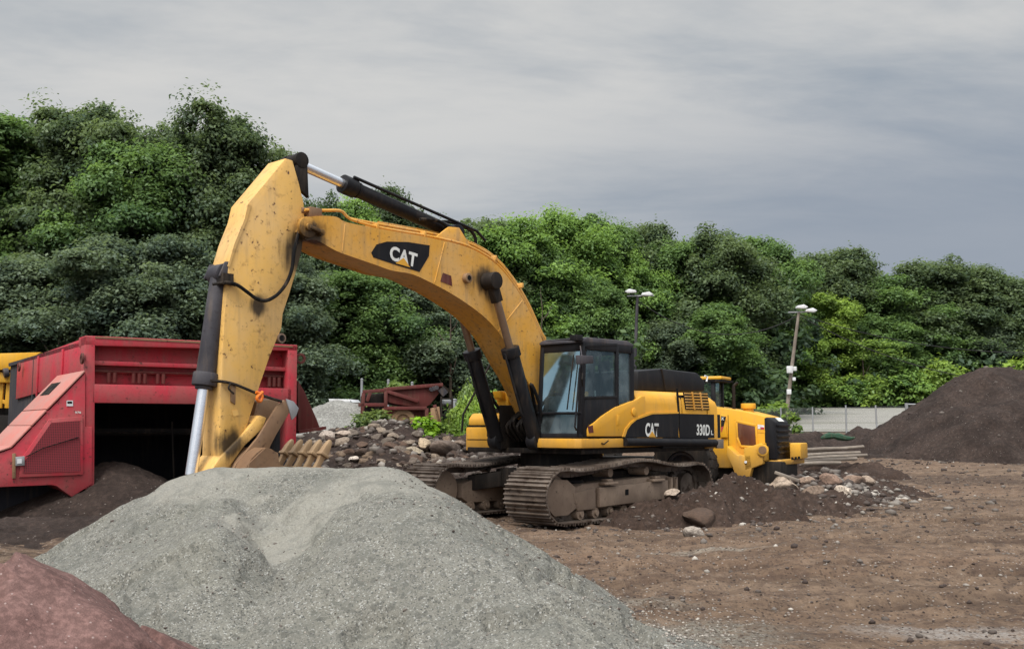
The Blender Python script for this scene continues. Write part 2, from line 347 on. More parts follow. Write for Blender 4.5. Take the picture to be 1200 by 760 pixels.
MB().prism([P(586, 458, -.62), P(592, 458, -.62), P(592, 470, -.62), P(588, 466, -.62)], (0, -.2, 0)).build('bracket', 'yellow', ex, bevel=.01)
vb = MB(); vb.prism([P(597, 478, -.5), P(611, 478, -.5), P(611, 508, -.5), P(599, 512, -.5)], (0, -.4, 0))
vb.cyl((.75, -.3, 1.5), (.75, .3, 1.5), .16); vb.cyl((.6, -.35, 1.95), (.6, .35, 1.95), .2)
for k in range(7): vb.tube(catmull([(1.0, -.3+.1*k, 1.35), (1.25, -.28+.09*k, 1.6+.05*(k % 3)), (.9, -.25+.08*k, 1.9), (.6, -.2+.07*k, 2.2)], 5), .028, 6)
vb.box(.15, .4, -.6, .4, 1.3, 2.25); vb.build('hydraulic_valves', 'grime', ex)
# --- engine house
top = 2.28
ho = MB(); hx0, hx1 = -.37, -3.29
def arc_plan(x_front, r, yc): pass
prof = [(hx0, 1.40), (hx0, 2.20), (hx0-.06, top), (-2.5, top)]
# plan outline with curved tail (radius about the swing centre)
tail = [(-3.28*math.cos(a)+0*a, 3.5*math.sin(a)) for a in np.linspace(R(25.5), -R(25.5), 13)]
tail = [(-3.5*math.cos(a), 3.5*math.sin(a)) for a in np.linspace(R(25.4), -R(25.4), 13)]
plan = [(hx0, -1.49), (hx0, 1.49)]+[(x+.12 if i in (0, 12) else x, y) for i, (x, y) in enumerate(tail)]
# body lofted: vertical sides, rounded shoulder
def loft_plan(plan, levels, mb):
    c = Vector((-1.7, 0)); vs = []; n = len(plan)
    for z, ins in levels:
        for (x, y) in plan:
            sy = 1 if y > 0 else -1
            vs.append((x+(ins if x < -3 else 0), y-sy*min(ins, abs(y)), z))
    fs = [[k*n+i, k*n+(i+1) % n, (k+1)*n+(i+1) % n, (k+1)*n+i] for k in range(len(levels)-1) for i in range(n)]
    fs += [list(range(n-1, -1, -1)), list(range((len(levels)-1)*n, len(levels)*n))]
    mb.add(vs, fs); return mb
lv = [(1.40, 0), (2.02, 0), (2.12, .015), (2.20, .06), (2.25, .13), (2.28, .24)]
ph = loft_plan([(-.37, -1.49), (-.37, 1.49), (-1.86, 1.49), (-1.86, -1.49)], lv, MB()); ph.build('engine_hood', 'yellow', ex, smooth=40)
ph = loft_plan([(-1.91, -1.49), (-1.91, 1.49), (-2.78, 1.49), (-2.78, -1.49)], lv, MB()); ph.build('rear_hood', 'yellow', ex, smooth=40)
MB().box(-2.83, -1.8, -1.44, 1.45, 1.40, 2.22).build('hood_seam', 'dark', ex)
cw_plan = [(-2.82, -1.49), (-2.82, 1.49)]+[(x, y) for (x, y) in tail]
cw = loft_plan(cw_plan, [(1.17, .06), (1.22, 0), (2.0, 0), (2.1, .03), (2.18, .1), (2.24, .2)], MB()); cw.build('counterweight', 'yellow', ex, smooth=40)
# louvred vent
vq = [P(800, 459, 1.492), P(828.5, 460, 1.492), P(831, 480, 1.492), P(803, 479.5, 1.492)]
MB().prism(vq, (0, .012, 0)).build('vent_panel', 'maroon' if False else 'grime', ex)
vl = MB()
for k in range(6):
    f = (k+.45)/6; a = vq[0].lerp(vq[3], f); b = vq[1].lerp(vq[2], f); vl.bar(a.lerp(b, .03)+Vector((0, .018, 0)), a.lerp(b, .97)+Vector((0, .018, 0)), .02, .024)
for f in (.33, .66):
    a = vq[0].lerp(vq[1], f); b = vq[3].lerp(vq[2], f); vl.bar(a+Vector((0, .03, 0)), b+Vector((0, .03, 0)), .02, .03, (0, 1, 0))
vl.build('vent_louvre', 'yellow_boom', ex)
# black side decal: sweep up from the deck, long band to the tail
sw = catmull([(730, 511), (733, 503), (739, 496), (746, 491), (754, 487), (763, 484.5), (775, 484)], 4)
band = plane_xz(sw+[(794.2, 484), (794.2, 512), (731, 512)], 1.4915)
MB().prism(band, (0, .0205, 0)).build('side_panel', 'black', ex)
MB().prism(plane_xz([(796.5, 484.3), (821, 485), (843.5, 485.5), (844, 513), (796.5, 512.3)], 1.4915), (0, .006, 0)).build('side_panel', 'black', ex)
MB().prism(plane_xz([(728.5, 511.3), (731.5, 502), (737.5, 494.6), (745, 489.3), (754, 485.3), (763, 482.9), (794.2, 482.3), (794.2, 484.2), (763, 485), (745, 491.5), (738.5, 497), (734, 503.5), (731.5, 511.5)], 1.4915), (0, .0235, 0)).build('trim_strip', 'yellow', ex)
letters('CAT', plane_xz([(756.2, 511), (771.8, 511.6), (772, 495.6), (756.4, 495)], 1.5145), 'decalwhite', ex, off=.035)
MB().add(plane_xz([(760.2, 511.6), (768.6, 511.9), (764.4, 504.5)], 1.518), [[0, 1, 2]]).build('emblem_triangle', 'yellow', ex)
letters('330D', plane_xz([(816.3, 509.6), (831.8, 510.4), (832, 497.2), (816.5, 496.6)], 1.501), 'decalwhite', ex, off=.03)
letters('L', plane_xz([(833.2, 509), (836, 509.2), (836.1, 504.2), (833.3, 504)], 1.501), 'decalwhite', ex, off=.02)
# hand rail / lower black moulding with end box
hr = MB(); hr.cyl(P(732, 517.5, 1.53), P(838, 518.5, 1.53), .075, n=16); hr.box(-3.0, -1.21, 1.38, 1.49, 1.20, 1.41); hr.build('side_bumper', 'black', ex)
MB().prism(plane_xz([(838, 514), (845.3, 514.5), (845.3, 525), (838, 525)], 1.45), (0, .06, 0)).build('bumper_end', 'wood', ex, bevel=.01)
MB().prism(plane_xz([(792, 455), (794.5, 455), (798.5, 511), (796, 511)], 1.489), (0, .004, 0)).build('door_gap', 'dark', ex)
# forward yellow fender rising over the cab base
fd = catmull([(685.5, 511), (685.5, 503), (688, 498.5), (693, 495), (701, 488), (710, 482), (718, 477), (727, 473.8), (737, 470), (743.5, 467), (746.5, 465), (748, 464)], 3)
fdp = plane_xz(fd+[(752, 464), (752, 511)], 1.43)
# keep the panel clear of the hood solid
MB().prism(fdp, (0, .075, 0)).build('side_fender', 'yellow', ex, bevel=.012)
MB().prism(plane_xz([(688.5, 499), (694.5, 498), (695.5, 506.5), (690, 507)], 1.506), (0, .004, 0)).build('fender_recess', 'maroon', ex)
MB().prism(plane_xz([(722.5, 486), (726, 486), (726, 498), (722.5, 498)], 1.506), (0, .006, 0)).build('access_flap', 'yellow', ex, bevel=.003)
m = MB(); c = P(743, 482.5, 1.506); m.cyl(c, c+Vector((0, .02, 0)), .075, n=20); m.build('cap', 'yellow', ex, bevel=.006)
# black engine cover on top
ec = MB(); c0 = [P(747, 458, .85), P(826.5, 459, .85), P(826.5, 446, .85), P(818, 436.5, .85), P(776, 431.5, .85), P(748, 434, .85)]
ec.prism(c0, (0, -1.7, 0)); ec.build('engine_cover', 'black', ex, bevel=.05)
for (a, b) in (((775, 432), (780, 457)),):
    MB().bar(P(*a, .86), P(*b, .86), .03, .03, (0, 1, 0)).build('cover_seam', 'grime', ex)
MB().tube([P(826, 440, .7), P(829, 441, .72), P(828, 447, .72)], .02).build('cover_hook', 'white', ex)
# --- cab
y0c, y1c = .47, 1.475
xb, xt, zb, zt = 1.29, 1.17, 1.40, 3.12
xr = -.31
def cabp(px, py): return E.pl(px, py, (xb, 0, zb), Vector((zt-zb, 0, xb-xt)))
cab = MB()
def pillar(a, b, w=.09, d=.09): cab.bar(a, b, w, d, (0, 1, 0))
for y in (y0c+.045, y1c-.045):
    pillar((xb-.05, y, zb), (xt-.05, y, zt-.1), .1, .085)
    pillar((xr+.05, y, zb), (xr+.02, y, zt-.08), .11, .085)
cab.bar((xt-.06, y0c, zt-.13), (xt-.06, y1c, zt-.13), .10, .16); cab.bar((xb-.05, y0c, zb+.04), (xb-.05, y1c, zb+.04), .09, .1)
cab.bar((xb-.04, y0c, zb+.44), (xb-.04, y1c, zb+.44), .06, .045)
for y in (y0c+.04, y1c-.04): cab.bar((xt, y, zt-.11), (xr, y, zt-.11), .08, .14)
cab.bar((xr+.05, y0c, zt-.12), (xr+.05, y1c, zt-.12), .09, .14); cab.box(xr, xr+.08, y0c, y1c, zb, zb+.85)
cab.box(xr, xb-.06, y0c, y0c+.05, zb, zb+.5)
cab.box(xr, xb-.04, y0c+.02, y1c-.02, zb, zb+.05)
cab.build('cab_frame', 'black', ex, bevel=.02)
rf = MB(); rf.prism([(xt+.04, y0c, zt-.06), (xt+.02, y0c, zt+.0), (xt-.12, y0c, zt+.045), (xr+.15, y0c, zt+.05), (xr-.02, y0c, zt+.0), (xr-.03, y0c, zt-.06)], (0, y1c-y0c, 0))
rf.build('cab_roof', 'cylgrey', ex, bevel=.03)
# door on the near side
D = MB(); yd = y1c-.055
door_top = [(683.5, 407.5), (719.7, 406.5), (719.7, 464.5), (684.5, 465)]
def frame_bar(m, a, b, w=.05): m.bar(P(*a, yd+.03), P(*b, yd+.03), w, .06, (0, 1, 0))
frame_bar(D, (684, 405), (722, 404), .06); frame_bar(D, (722.5, 403), (722.5, 509), .07); frame_bar(D, (683, 405), (682, 509), .055); frame_bar(D, (683, 466), (722, 465), .05)
D.prism([P(683, 466, yd), P(722, 465, yd), P(722, 511, yd), (xb-.06, yd, zb+.02)], (0, .05, 0))
door = D.build('cab_door', 'black', ex, bevel=.01)
MB().add([P(684, 406, yd+.02), P(721, 405, yd+.02), P(721, 466, yd+.02), P(684, 467, yd+.02)], [[0, 1, 2, 3]]).build('window_pane', 'glass', door)
MB().tube([P(683, 437, yd+.07), P(682, 444, yd+.12), P(683, 452, yd+.07)], .014).build('handle', 'grime', door)
MB().bar(P(739.8, 404, yd+.02), P(739.8, 474, yd+.02), .035, .04, (0, 1, 0)).build('window_bar', 'black', ex); frame_bar2 = MB(); frame_bar2.bar(P(703, 405, yd+.0), P(703, 465, yd+.0), .03, .03, (0, 1, 0)); frame_bar2.build('window_bar', 'black', ex)
MB().add([P(724, 405, yd+.02), P(740, 405, yd+.02), P(740, 480, yd+.02), P(724, 480, yd+.02)], [[0, 1, 2, 3]]).build('rear_side_window', 'glass', ex)
MB().add([(xr+.04, y0c+.08, zb+.8), (xr+.04, y1c-.08, zb+.8), (xr+.02, y1c-.08, zt-.15), (xr+.02, y0c+.08, zt-.15)], [[0, 1, 2, 3]]).build('rear_window', 'glass', ex)
MB().add([(xb-.08, y0c+.03, zb+.5), (xr+.08, y0c+.03, zb+.5), (xr+.08, y0c+.03, zt-.15), (xt-.06, y0c+.03, zt-.15)], [[0, 1, 2, 3]]).build('right_window', 'glass', ex)
def fx(z): return xb+(xt-xb)*(z-zb)/(zt-zb)
MB().add([(fx(1.86)-.03, y0c+.08, 1.86), (fx(1.86)-.03, y1c-.08, 1.86), (fx(2.95)-.03, y1c-.08, 2.95), (fx(2.95)-.03, y0c+.08, 2.95)], [[0, 1, 2, 3]]).build('windscreen', 'glassfront', ex)
MB().add([(fx(1.47)-.03, y0c+.08, 1.47), (fx(1.47)-.03, y1c-.08, 1.47), (fx(1.82)-.03, y1c-.08, 1.82), (fx(1.82)-.03, y0c+.08, 1.82)], [[0, 1, 2, 3]]).build('lower_windscreen', 'glass', ex)
st = MB(); st.box(-.05, .5, .72, 1.22, 1.80, 1.95); st.prism([(-.1, .74, 1.9), (.06, .74, 1.9), (-.02, .74, 2.6), (-.14, .74, 2.6)], (0, .46, 0)); st.prism([(-.12, .84, 2.62), (-.02, .84, 2.62), (-.05, .84, 2.82), (-.13, .84, 2.82)], (0, .26, 0))
st.box(0, .45, .8, 1.15, 1.45, 1.8); st.build('seat', 'seat', ex, bevel=.04)
cs = MB(); cs.box(.1, .7, .55, .68, 1.5, 2.05); cs.box(.1, .7, 1.24, 1.36, 1.5, 2.05); cs.cyl((.62, .61, 2.05), (.64, .61, 2.25), .02); cs.cyl((.62, 1.3, 2.05), (.64, 1.3, 2.25), .02); cs.box(.58, .68, .57, .65, 2.22, 2.32)
cs.box(.95, 1.05, .56, .8, 1.9, 2.15); cs.build('control_console', 'pale', ex, bevel=.015)
mr = MB(); mr.prism([P(674, 416, 1.62), P(691, 417, 1.62), P(691.5, 425.5, 1.62), (P(675, 427, 1.62))], (0, .08, 0)); mr.bar(P(680, 405, 1.5), P(682, 418, 1.64), .025, .025); mr.build('mirror', 'cylgrey', ex, bevel=.02)
lt = MB(); a = P(678, 398, 1.40); lt.box(a.x-.02, a.x+.14, a.y-.08, a.y+.08, a.z-.02, a.z+.08); b = P(672, 400, 1.2); lt.tube([P(640, 400, .6), P(660, 398, 1.0), P(680, 397, 1.45), P(700, 396, 1.45)], .014); lt.build('work_light', 'black', ex, bevel=.015)
wp = MB(); wp.tube([(xb+.01, 1.2, 1.9), (xt+.06, 1.3, 2.85)], .012); wp.build('wiper', 'dark', ex)
MB().tube([(xb+.03, 1.42, 1.55), (xb+.12, 1.46, 1.6), (xt+.1, 1.46, 2.6), (xt+.0, 1.42, 2.7)], .016).build('grab_rail', 'black', ex)
# --- boom (0.66 m wide box section)
bw = .33
topx = [(354, 256), (376.5, 254), (393.6, 255), (405.6, 261.6), (443, 268.5), (480, 275), (500, 278.5), (538, 287), (562, 297), (583, 312), (602, 335), (619, 363), (633, 394), (642, 424), (647, 455)]
botx = [(351, 271), (360, 280), (371, 280), (393.6, 292), (411, 299), (440, 309), (460, 316), (484, 320.5), (507, 331), (531, 344), (555, 360), (574, 376), (590, 396), (606, 424), (622, 452)]
tpt = [P(a, b, bw) for a, b in topx]; bpt = [P(a, b, bw) for a, b in botx]
footp = Vector((.42, bw, 1.78))
outline = [(p.x, p.z) for p in tpt]+[(.55, 2.15), (.30, 1.95), (.22, 1.72), (.40, 1.60), (.75, 1.72)]+[(p.x, p.z) for p in bpt[::-1]]
hull = MB(); n = len(tpt)
vs = []; T = [(p.x, p.z) for p in tpt]+[(.5, 2.05), (.24, 1.78)]; B = [(p.x, p.z) for p in bpt]+[(.85, 1.75), (.45, 1.60)]
def resamp_open(pts, n, k0=0):
    p = np.array(pts); d = np.r_[0, np.cumsum(np.hypot(*(p[1:]-p[:-1]).T))]; t = np.linspace(0, d[-1], n); return np.c_[np.interp(t, d, p[:, 0]), np.interp(t, d, p[:, 1])]
NB = len(T)
vs = []
for y in (bw-.03, -bw+.03): vs += [(x, y, z) for x, z in T]+[(x, y, z) for x, z in B]
fs = []
for i in range(NB-1):
    fs.append([i, i+1, NB+i+1, NB+i]); k = 2*NB; fs.append([k+i+1, k+i, k+NB+i, k+NB+i+1])
    fs.append([i+1, i, k+i, k+i+1]); fs.append([NB+i, NB+i+1, k+NB+i+1, k+NB+i])
fs.append([0, NB, 3*NB, 2*NB]); fs.append([NB-1, 3*NB-1, 4*NB-1, 2*NB-1])
boom = MB().add(vs, fs).build('boom', 'yellow_boom', ex, smooth=25)
# side plates stand proud of the top and bottom plates (welded lip)
def side_plate(y, s):
    m = MB(); tt = catmull(T[:-1], 3); bb = catmull(B[:-1], 3); k = min(len(tt), len(bb)); tt = tt[:k]; bb = bb[:k]
    o = []
    for j, (a, b) in enumerate(zip(tt, bb)):
        d = Vector((a[0]-b[0], a[1]-b[1])).normalized()*.02
        o.append(((a[0]+d.x, y, a[1]+d.y), (b[0]-d.x, y, b[1]-d.y)))
    v = []; f = []
    for (a, b) in o: v += [a, b, (a[0], y+s, a[2]), (b[0], y+s, b[2])]
    for i in range(len(o)-1):
        q = 4*i; f += [[q, q+1, q+5, q+4], [q+2, q+6, q+7, q+3], [q, q+4, q+6, q+2], [q+1, q+3, q+7, q+5]]
    f += [[0, 2, 3, 1], [4*len(o)-4, 4*len(o)-3, 4*len(o)-1, 4*len(o)-2]]
    m.add(v, f); return m.build('side_plate', 'yellow_boom', boom, smooth=25)
side_plate(bw-.03, .03); side_plate(-bw, .03)
tipc = P(359, 266.5, bw)
for s in (-1, 1):
    m = MB(); m.cyl((tipc.x, s*(bw-.01), tipc.z), (tipc.x, s*(bw+.05), tipc.z), .155, n=28); m.cyl((tipc.x, s*(bw+.05), tipc.z), (tipc.x, s*(bw+.09), tipc.z), .055, n=16)
    if s < 0: m.build('tip_pin', 'yellow_boom', boom, bevel=.008)
a = P(366, 270, bw); b = P(374, 273, bw); m.bar(Vector((tipc.x, bw+.03, tipc.z)), Vector((b.x, bw+.03, b.z)), .05, .16, (0, 1, 0)); m.cyl(b, b+Vector((0, .09, 0)), .05)
m.build('tip_pin', 'yellow_boom', boom, bevel=.008)
for a_, b_ in (((404.5, 262.5), (401, 294.5)), ((521, 284), (509, 331.5)), ((612, 352), (584, 388))):
    MB().tube([P(*a_, bw+.001), P((a_[0]+b_[0])/2, (a_[1]+b_[1])/2, bw+.001), P(*b_, bw+.001)], .009, 6).build('weld_seam', 'yellow_boom', boom)
# decal on the boom
dq = plane_xz([(435, 296), (441, 286.5), (453, 283), (478, 283.5), (503.5, 287.5), (502.5, 300), (491.5, 318.5), (463, 310), (437.5, 301.5)], bw+.002)
MB().prism(dq, (0, .004, 0)).build('name_plate', 'black', boom)
letters('CAT', plane_xz([(456.5, 304.2), (487.5, 313.5), (489.6, 297.2), (457.5, 287.2)], bw+.010), 'decalwhite', boom, off=.035)
MB().add(plane_xz([(463.5, 308.2), (480.8, 313.2), (473.2, 302)], bw+.014), [[0, 1, 2]]).build('emblem_triangle', 'yellow', boom)
MB().prism(plane_xz([(516, 329.5), (519, 319.5), (528.5, 323), (529.8, 335)], bw+.002), (0, .005, 0)).build('warning_plate', 'maroon', boom)
c = P(545.5, 326, bw); m = MB(); m.cyl(c, c+Vector((0, .09, 0)), .085, n=24); m.build('pin_boss', 'steelbrown', boom, bevel=.01)
MB().cyl(c+Vector((0, .088, 0)), c+Vector((0, .094, 0)), .045, n=16).build('boss_hole', 'dark', boom)
# --- boom cylinders (one each side)
pinT = P(577.5, 329, .5); pinT = (pinT.x, pinT.z); pinB = (1.30, 1.35)
dv = Vector((pinB[0]-pinT[0], 0, pinB[1]-pinT[1])); Lc = dv.length; dv.normalize()
for s in (1, -1):
    y = s*.47
    a = Vector((pinT[0], y, pinT[1])); b = Vector((pinB[0], y, pinB[1]))
    cyl = MB(); st0 = a+dv*(Lc*.415)
    cyl.cyl(st0, b, .13, n=24); cyl.cyl(st0-dv*.02, st0+dv*.15, .165, n=24); cyl.cyl(b-Vector((0, .1, 0)), b+Vector((0, .1, 0)), .16, n=20)
    cyl.tube([st0+dv*.1+Vector((.17, 0, .0)), st0+dv*1.2+Vector((.17, 0, 0)), st0+dv*1.35+Vector((.1, 0, 0))], .025, 8)
    cy = cyl.build('boom_cylinder', 'cyl', ex, bevel=.008)
    MB().cyl(a, st0+dv*.1, .068, n=20).build('rod', 'rodbrown', cy)
    m = MB(); m.cyl(a-Vector((0, .13, 0)), a+Vector((0, .13, 0)), .15, n=24); m.bar(a, a+dv*.38, .17, .14, (0, 1, 0)); m.build('rod_eye', 'grime', cy, bevel=.01)
for s in (1, -1):
    y = s*.43
    MB().tube(catmull([(1.25, y, 1.9), (1.55, y+s*.16, 2.35), (1.35, y+s*.18, 2.0), (1.2, y+s*.1, 1.6)], 6), .03).build('hose', 'dark', ex)
MB().tube([P(541, 505, -1.0), P(543, 485, -1.0), P(552, 468, -.95), P(580, 416, -.9)], .02).build('grab_rail', 'grime', ex)
# --- stick
sw_ = .22
stick = MB()
S = [(334.7, 185.5), (343, 188), (350.6, 215), (356, 238), (357.5, 262), (353.5, 296), (346, 322), (339, 345), (331.5, 368), (330, 385), (323, 401), (316, 418), (306, 447), (298, 472), (289, 500), (279, 535), (270, 556), (257, 556), (257.5, 520), (258.5, 470), (260.5, 418), (264, 360), (268, 311), (276, 284), (287, 256), (291, 238)]
sp3 = plane_xz(S, sw_)
stick.prism([(p.x, sw_, p.z) for p in sp3], (0, -.44, 0))
stk = stick.build('stick', 'yellow_stick', ex, bevel=.012)
# raised front doubler strip down the forward edge
f1 = [(290, 240), (286, 257), (274, 286), (266.5, 312), (268.5, 313), (277.5, 286), (289, 258.5), (294, 240)]
MB().prism(plane_xz(f1, sw_), (0, .012, 0)).build('edge_weld', 'yellow_stick', stk)
tb_ = P(342, 196, .0)
m = MB(); a = P(345, 190, .0)
for s in (1, -1): m.cyl((a.x, s*.12, a.z), (a.x, s*.2, a.z), .12, n=20); m.prism([(a.x+.08, s*.12, a.z-.05), (a.x-.10, s*.12, a.z-.03), (a.x-.14, s*.12, a.z-.55), (a.x+.1, s*.12, a.z-.4)], (0, s*.07, 0))
m.build('stick_ear', 'grime', stk, bevel=.01)
c = P(329.5, 396, sw_); m = MB(); m.cyl(c+Vector((0, .02, 0)), c-Vector((0, .46, 0)), .07, n=20); m.build('pin_boss', 'rodbrown', stk)
MB().cyl(c+Vector((0, .021, 0)), c+Vector((0, .026, 0)), .045, n=16).build('boss_hole', 'dark', stk)
cov = [P(352.5, 262, sw_+.02), P(348, 300, sw_+.02), P(341, 325, sw_+.02), P(345, 280, sw_+.02)]
# hose draped over the stick
hs = catmull([(262, 331), (271, 331.5), (280, 335), (291, 343), (301, 350), (312, 352), (325, 345), (336, 331), (342, 315), (344.5, 296), (348, 280), (353, 262)], 4)
MB().tube([P(a, b, sw_+.05+.05*math.sin(i/len(hs)*3.1)) for i, (a, b) in enumerate(hs)], .026, 8).build('hose', 'dark', stk)
m = MB(); a = P(267, 325, sw_); m.box(a.x-.06, a.x+.1, .1, .27, a.z-.1, a.z+.05); m.tube([P(249, 333, .2), P(262, 331, .25), P(276, 334, .27)], .02); m.build('hose_clamp', 'grime', stk)
m = MB()
for (x, y) in ((273, 417.5), (278, 413)): a = P(x, y, sw_); 
pl = plane_xz([(271.5, 481), (278, 480), (280, 486), (273, 488)], sw_+.002); MB().prism(pl, (0, .006, 0)).build('rating_plate', 'yellow_stick', stk)
m = MB(); m.prism(plane_xz([(270, 448), (275.5, 449), (275, 474), (269.5, 470)], sw_+.002), (0, .02, 0)); m.build('grease_bracket', 'steelbrown', stk, bevel=.004)
# --- stick cylinder on top
a = P(346, 190.5, 0); b = P(531, 273, 0); d = (b-a).normalized(); L = (b-a).length
j = P(402, 219.5, 0); k = (j-a).dot(d); j = a+d*k
sc = MB(); sc.cyl(j, b-d*.05, .115, n=24); sc.cyl(j-d*.03, j+d*.22, .15, n=24); sc.cyl(j+d*.25, j+d*.3, .13, n=24); sc.cyl(b-Vector((0, .15, 0)), b+Vector((0, .15, 0)), .14)
sc.tube([j+d*.12+Vector((0, .1, .14)), j+d*1.6+Vector((0, .1, .16)), j+d*2.9+Vector((0, .12, .17)), j+d*3.1+Vector((0, .15, .05))], .028)
scy = sc.build('stick_cylinder', 'cyl', ex, bevel=.01)
MB().cyl(a, j+d*.1, .075, n=24).build('rod', 'chrome', scy)
MB().cyl(a-Vector((0, .1, 0)), a+Vector((0, .1, 0)), .12).build('rod_eye', 'grime', scy)
m = MB()
for s in (1, -1): m.prism([P(505, 281, s*.2), P(552, 293, s*.2), P(536, 267, s*.2), P(524, 266, s*.2)], (0, s*.05, 0))
m.build('cylinder_bracket', 'yellow_boom', boom, bevel=.01)
m = MB(); m.tube(catmull([P(492, 257, .15), P(510, 258, .18), P(522, 264, .2), P(530, 276, .2), P(537, 284, .2)], 5), .03); m.tube(catmull([P(500, 262, -.1), P(525, 260, -.12), P(545, 266, -.1), P(556, 276, -.1), P(558, 292, -.1)], 5), .03)
m.tube(catmull([P(515, 262, 0), P(527, 270, .05), P(533, 268, .2)], 4), .04)
m.build('hose', 'dark', boom)
# hard lines along the boom's back
def lift(pts, h, y): return [P(a, b-h, y) for a, b in pts]
back = [(405.6, 261.6), (443, 268.5), (480, 275), (500, 278.5), (538, 287), (562, 297), (583, 312), (602, 335), (619, 363), (633, 394), (639, 404)]
for y, h, r in ((.26, 2.5, .022), (.17, 6, .024), (.02, 8, .022)):
    pts = [P(357, 246+2*(y < .1), y), P(378, 246.5, y), P(399, 247, y), P(407, 254, y), P(415, 259-h*.3, y)] if y > .1 else []
    pts = pts+lift(back[1:], h, y)
    MB().tube(catmull([tuple(p) for p in pts], 4), r, 8).build('hydraulic_line', 'yellow_boom', boom)
m = MB()
for (x, y) in ((436, 262), (492, 271), (575, 299), (606, 331)):
    c = P(x, y+3, .15); MB().box(c.x-.025, c.x+.025, .0, .29, c.z-.06, c.z+.03).build('line_clamp', 'yellow_boom', boom, bevel=.008)
m = MB(); a = P(368, 248, .26); m.box(a.x-.12, a.x+.1, .0, .3, a.z-.1, a.z+.06); m.cyl((a.x-.16, .2, a.z), (a.x+.2, .2, a.z), .05); m.cyl((a.x-.3, .1, a.z-.03), (a.x+.1, .1, a.z-.03), .045); m.build('line_coupling', 'steelbrown', boom, bevel=.01)
# --- bucket cylinder down the front of the stick
a = P(258.5, 322, 0); b = P(224, 556, 0); d = (b-a).normalized(); j = P(239.5, 452, 0); j = a+d*((j-a).dot(d))
bc = MB(); bc.cyl(a-d*.05, j, .135, n=28); bc.cyl(j-d*.18, j+d*.0, .17, n=28); bc.cyl(j-d*.0, j+d*.05, .12); bc.cyl(a-Vector((0, .14, 0)), a+Vector((0, .14, 0)), .15)
for s in (1, -1): bc.prism([(a.x+.06, s*.17, a.z+.16), (a.x+.15, s*.17, a.z-.05), (a.x-.3, s*.17, a.z-.15), (a.x-.35, s*.17, a.z+.2)], (0, s*.04, 0))
bcy = bc.build('bucket_cylinder', 'cylgrey', ex, bevel=.012)
MB().cyl(j, b, .08, n=24).build('rod', 'chrome', bcy)
# --- bucket: curled under, teeth up towards the cab
bu_w = .62
tz = P(372, 545, .46); lip = (tz.x, tz.z); tipp = P(386, 517, .46)
bp = [P(300, 498, .3), P(272, 552, .3)]
prof = [(lip[0]+.02, lip[1]-.02), (5.95, .62), (6.1, .30), (6.45, .12), (6.9, .15), (7.25, .42), (7.38, .8), (7.3, 1.12), (7.05, 1.32), (6.85, 1.25)]
# outer shell as thick sheet
def sheet(prof, y0, y1, th):
    m = MB(); o = []
    for i, (x, z) in enumerate(prof):
        a = Vector(prof[max(i-1, 0)]); b = Vector(prof[min(i+1, len(prof)-1)]); t = (b-a).normalized(); nn = Vector((-t.y, t.x))*th
        o.append(((x, z), (x+nn.x, z+nn.y)))
    v = []; f = []
    for (a, b) in o: v += [(a[0], y0, a[1]), (b[0], y0, b[1]), (a[0], y1, a[1]), (b[0], y1, b[1])]
    for i in range(len(o)-1):
        q = 4*i; f += [[q, q+1, q+5, q+4], [q+2, q+6, q+7, q+3], [q, q+4, q+6, q+2], [q+1, q+3, q+7, q+5]]
    f += [[0, 2, 3, 1], [4*len(o)-4, 4*len(o)-3, 4*len(o)-1, 4*len(o)-2]]
    return m.add(v, f)
buk = sheet(catmull(prof, 4), -.6, .6, .03)
for y in (-.62, .595): buk.prism([(x, y, z) for x, z in prof+[(6.8, .95), (6.4, .72), (6.12, .75)]], (0, .03, 0))
bk = buk.build('bucket', 'steelbrown', ex)
# edge lip
MB().bar((lip[0]+.02, -.6, lip[1]-.14), (lip[0]+.02, .6, lip[1]-.14), .16, .05).build('cutting_edge', 'tooth', bk, bevel=.01)
dx, dz = tipp.x-tz.x, tipp.z-tz.z
for k in range(5):
    y = .46-.23*k; t = MB()
    r0 = Vector((tz.x, y, tz.z)); ax = Vector((dx, 0, dz)); Lt = ax.length; ax.normalize(); sd = ax.cross(Vector((0, 1, 0)))
    Y_ = Vector((0, 1, 0))
    def sec(s, w, h): c = r0+ax*(Lt*s); return [c-Y_*w-sd*h, c+Y_*w-sd*h, c+Y_*w+sd*h, c-Y_*w+sd*h]
    secs = [sec(-.55, .045, .06), sec(.10, .030, .04), sec(.36, .034, .05), sec(.38, .064, .075), sec(.47, .066, .075), sec(.49, .05, .062), sec(.75, .046, .052), sec(.95, .038, .034), sec(1.06, .022, .018)]
    vs = [p for s in secs for p in s]; fs = [[i*4+j, i*4+(j+1) % 4, i*4+4+(j+1) % 4, i*4+4+j] for i in range(len(secs)-1) for j in range(4)]+[[3, 2, 1, 0], [len(vs)-4, len(vs)-3, len(vs)-2, len(vs)-1]]
    t.add(vs, fs); t.build('tooth', 'tooth', bk, bevel=.008)
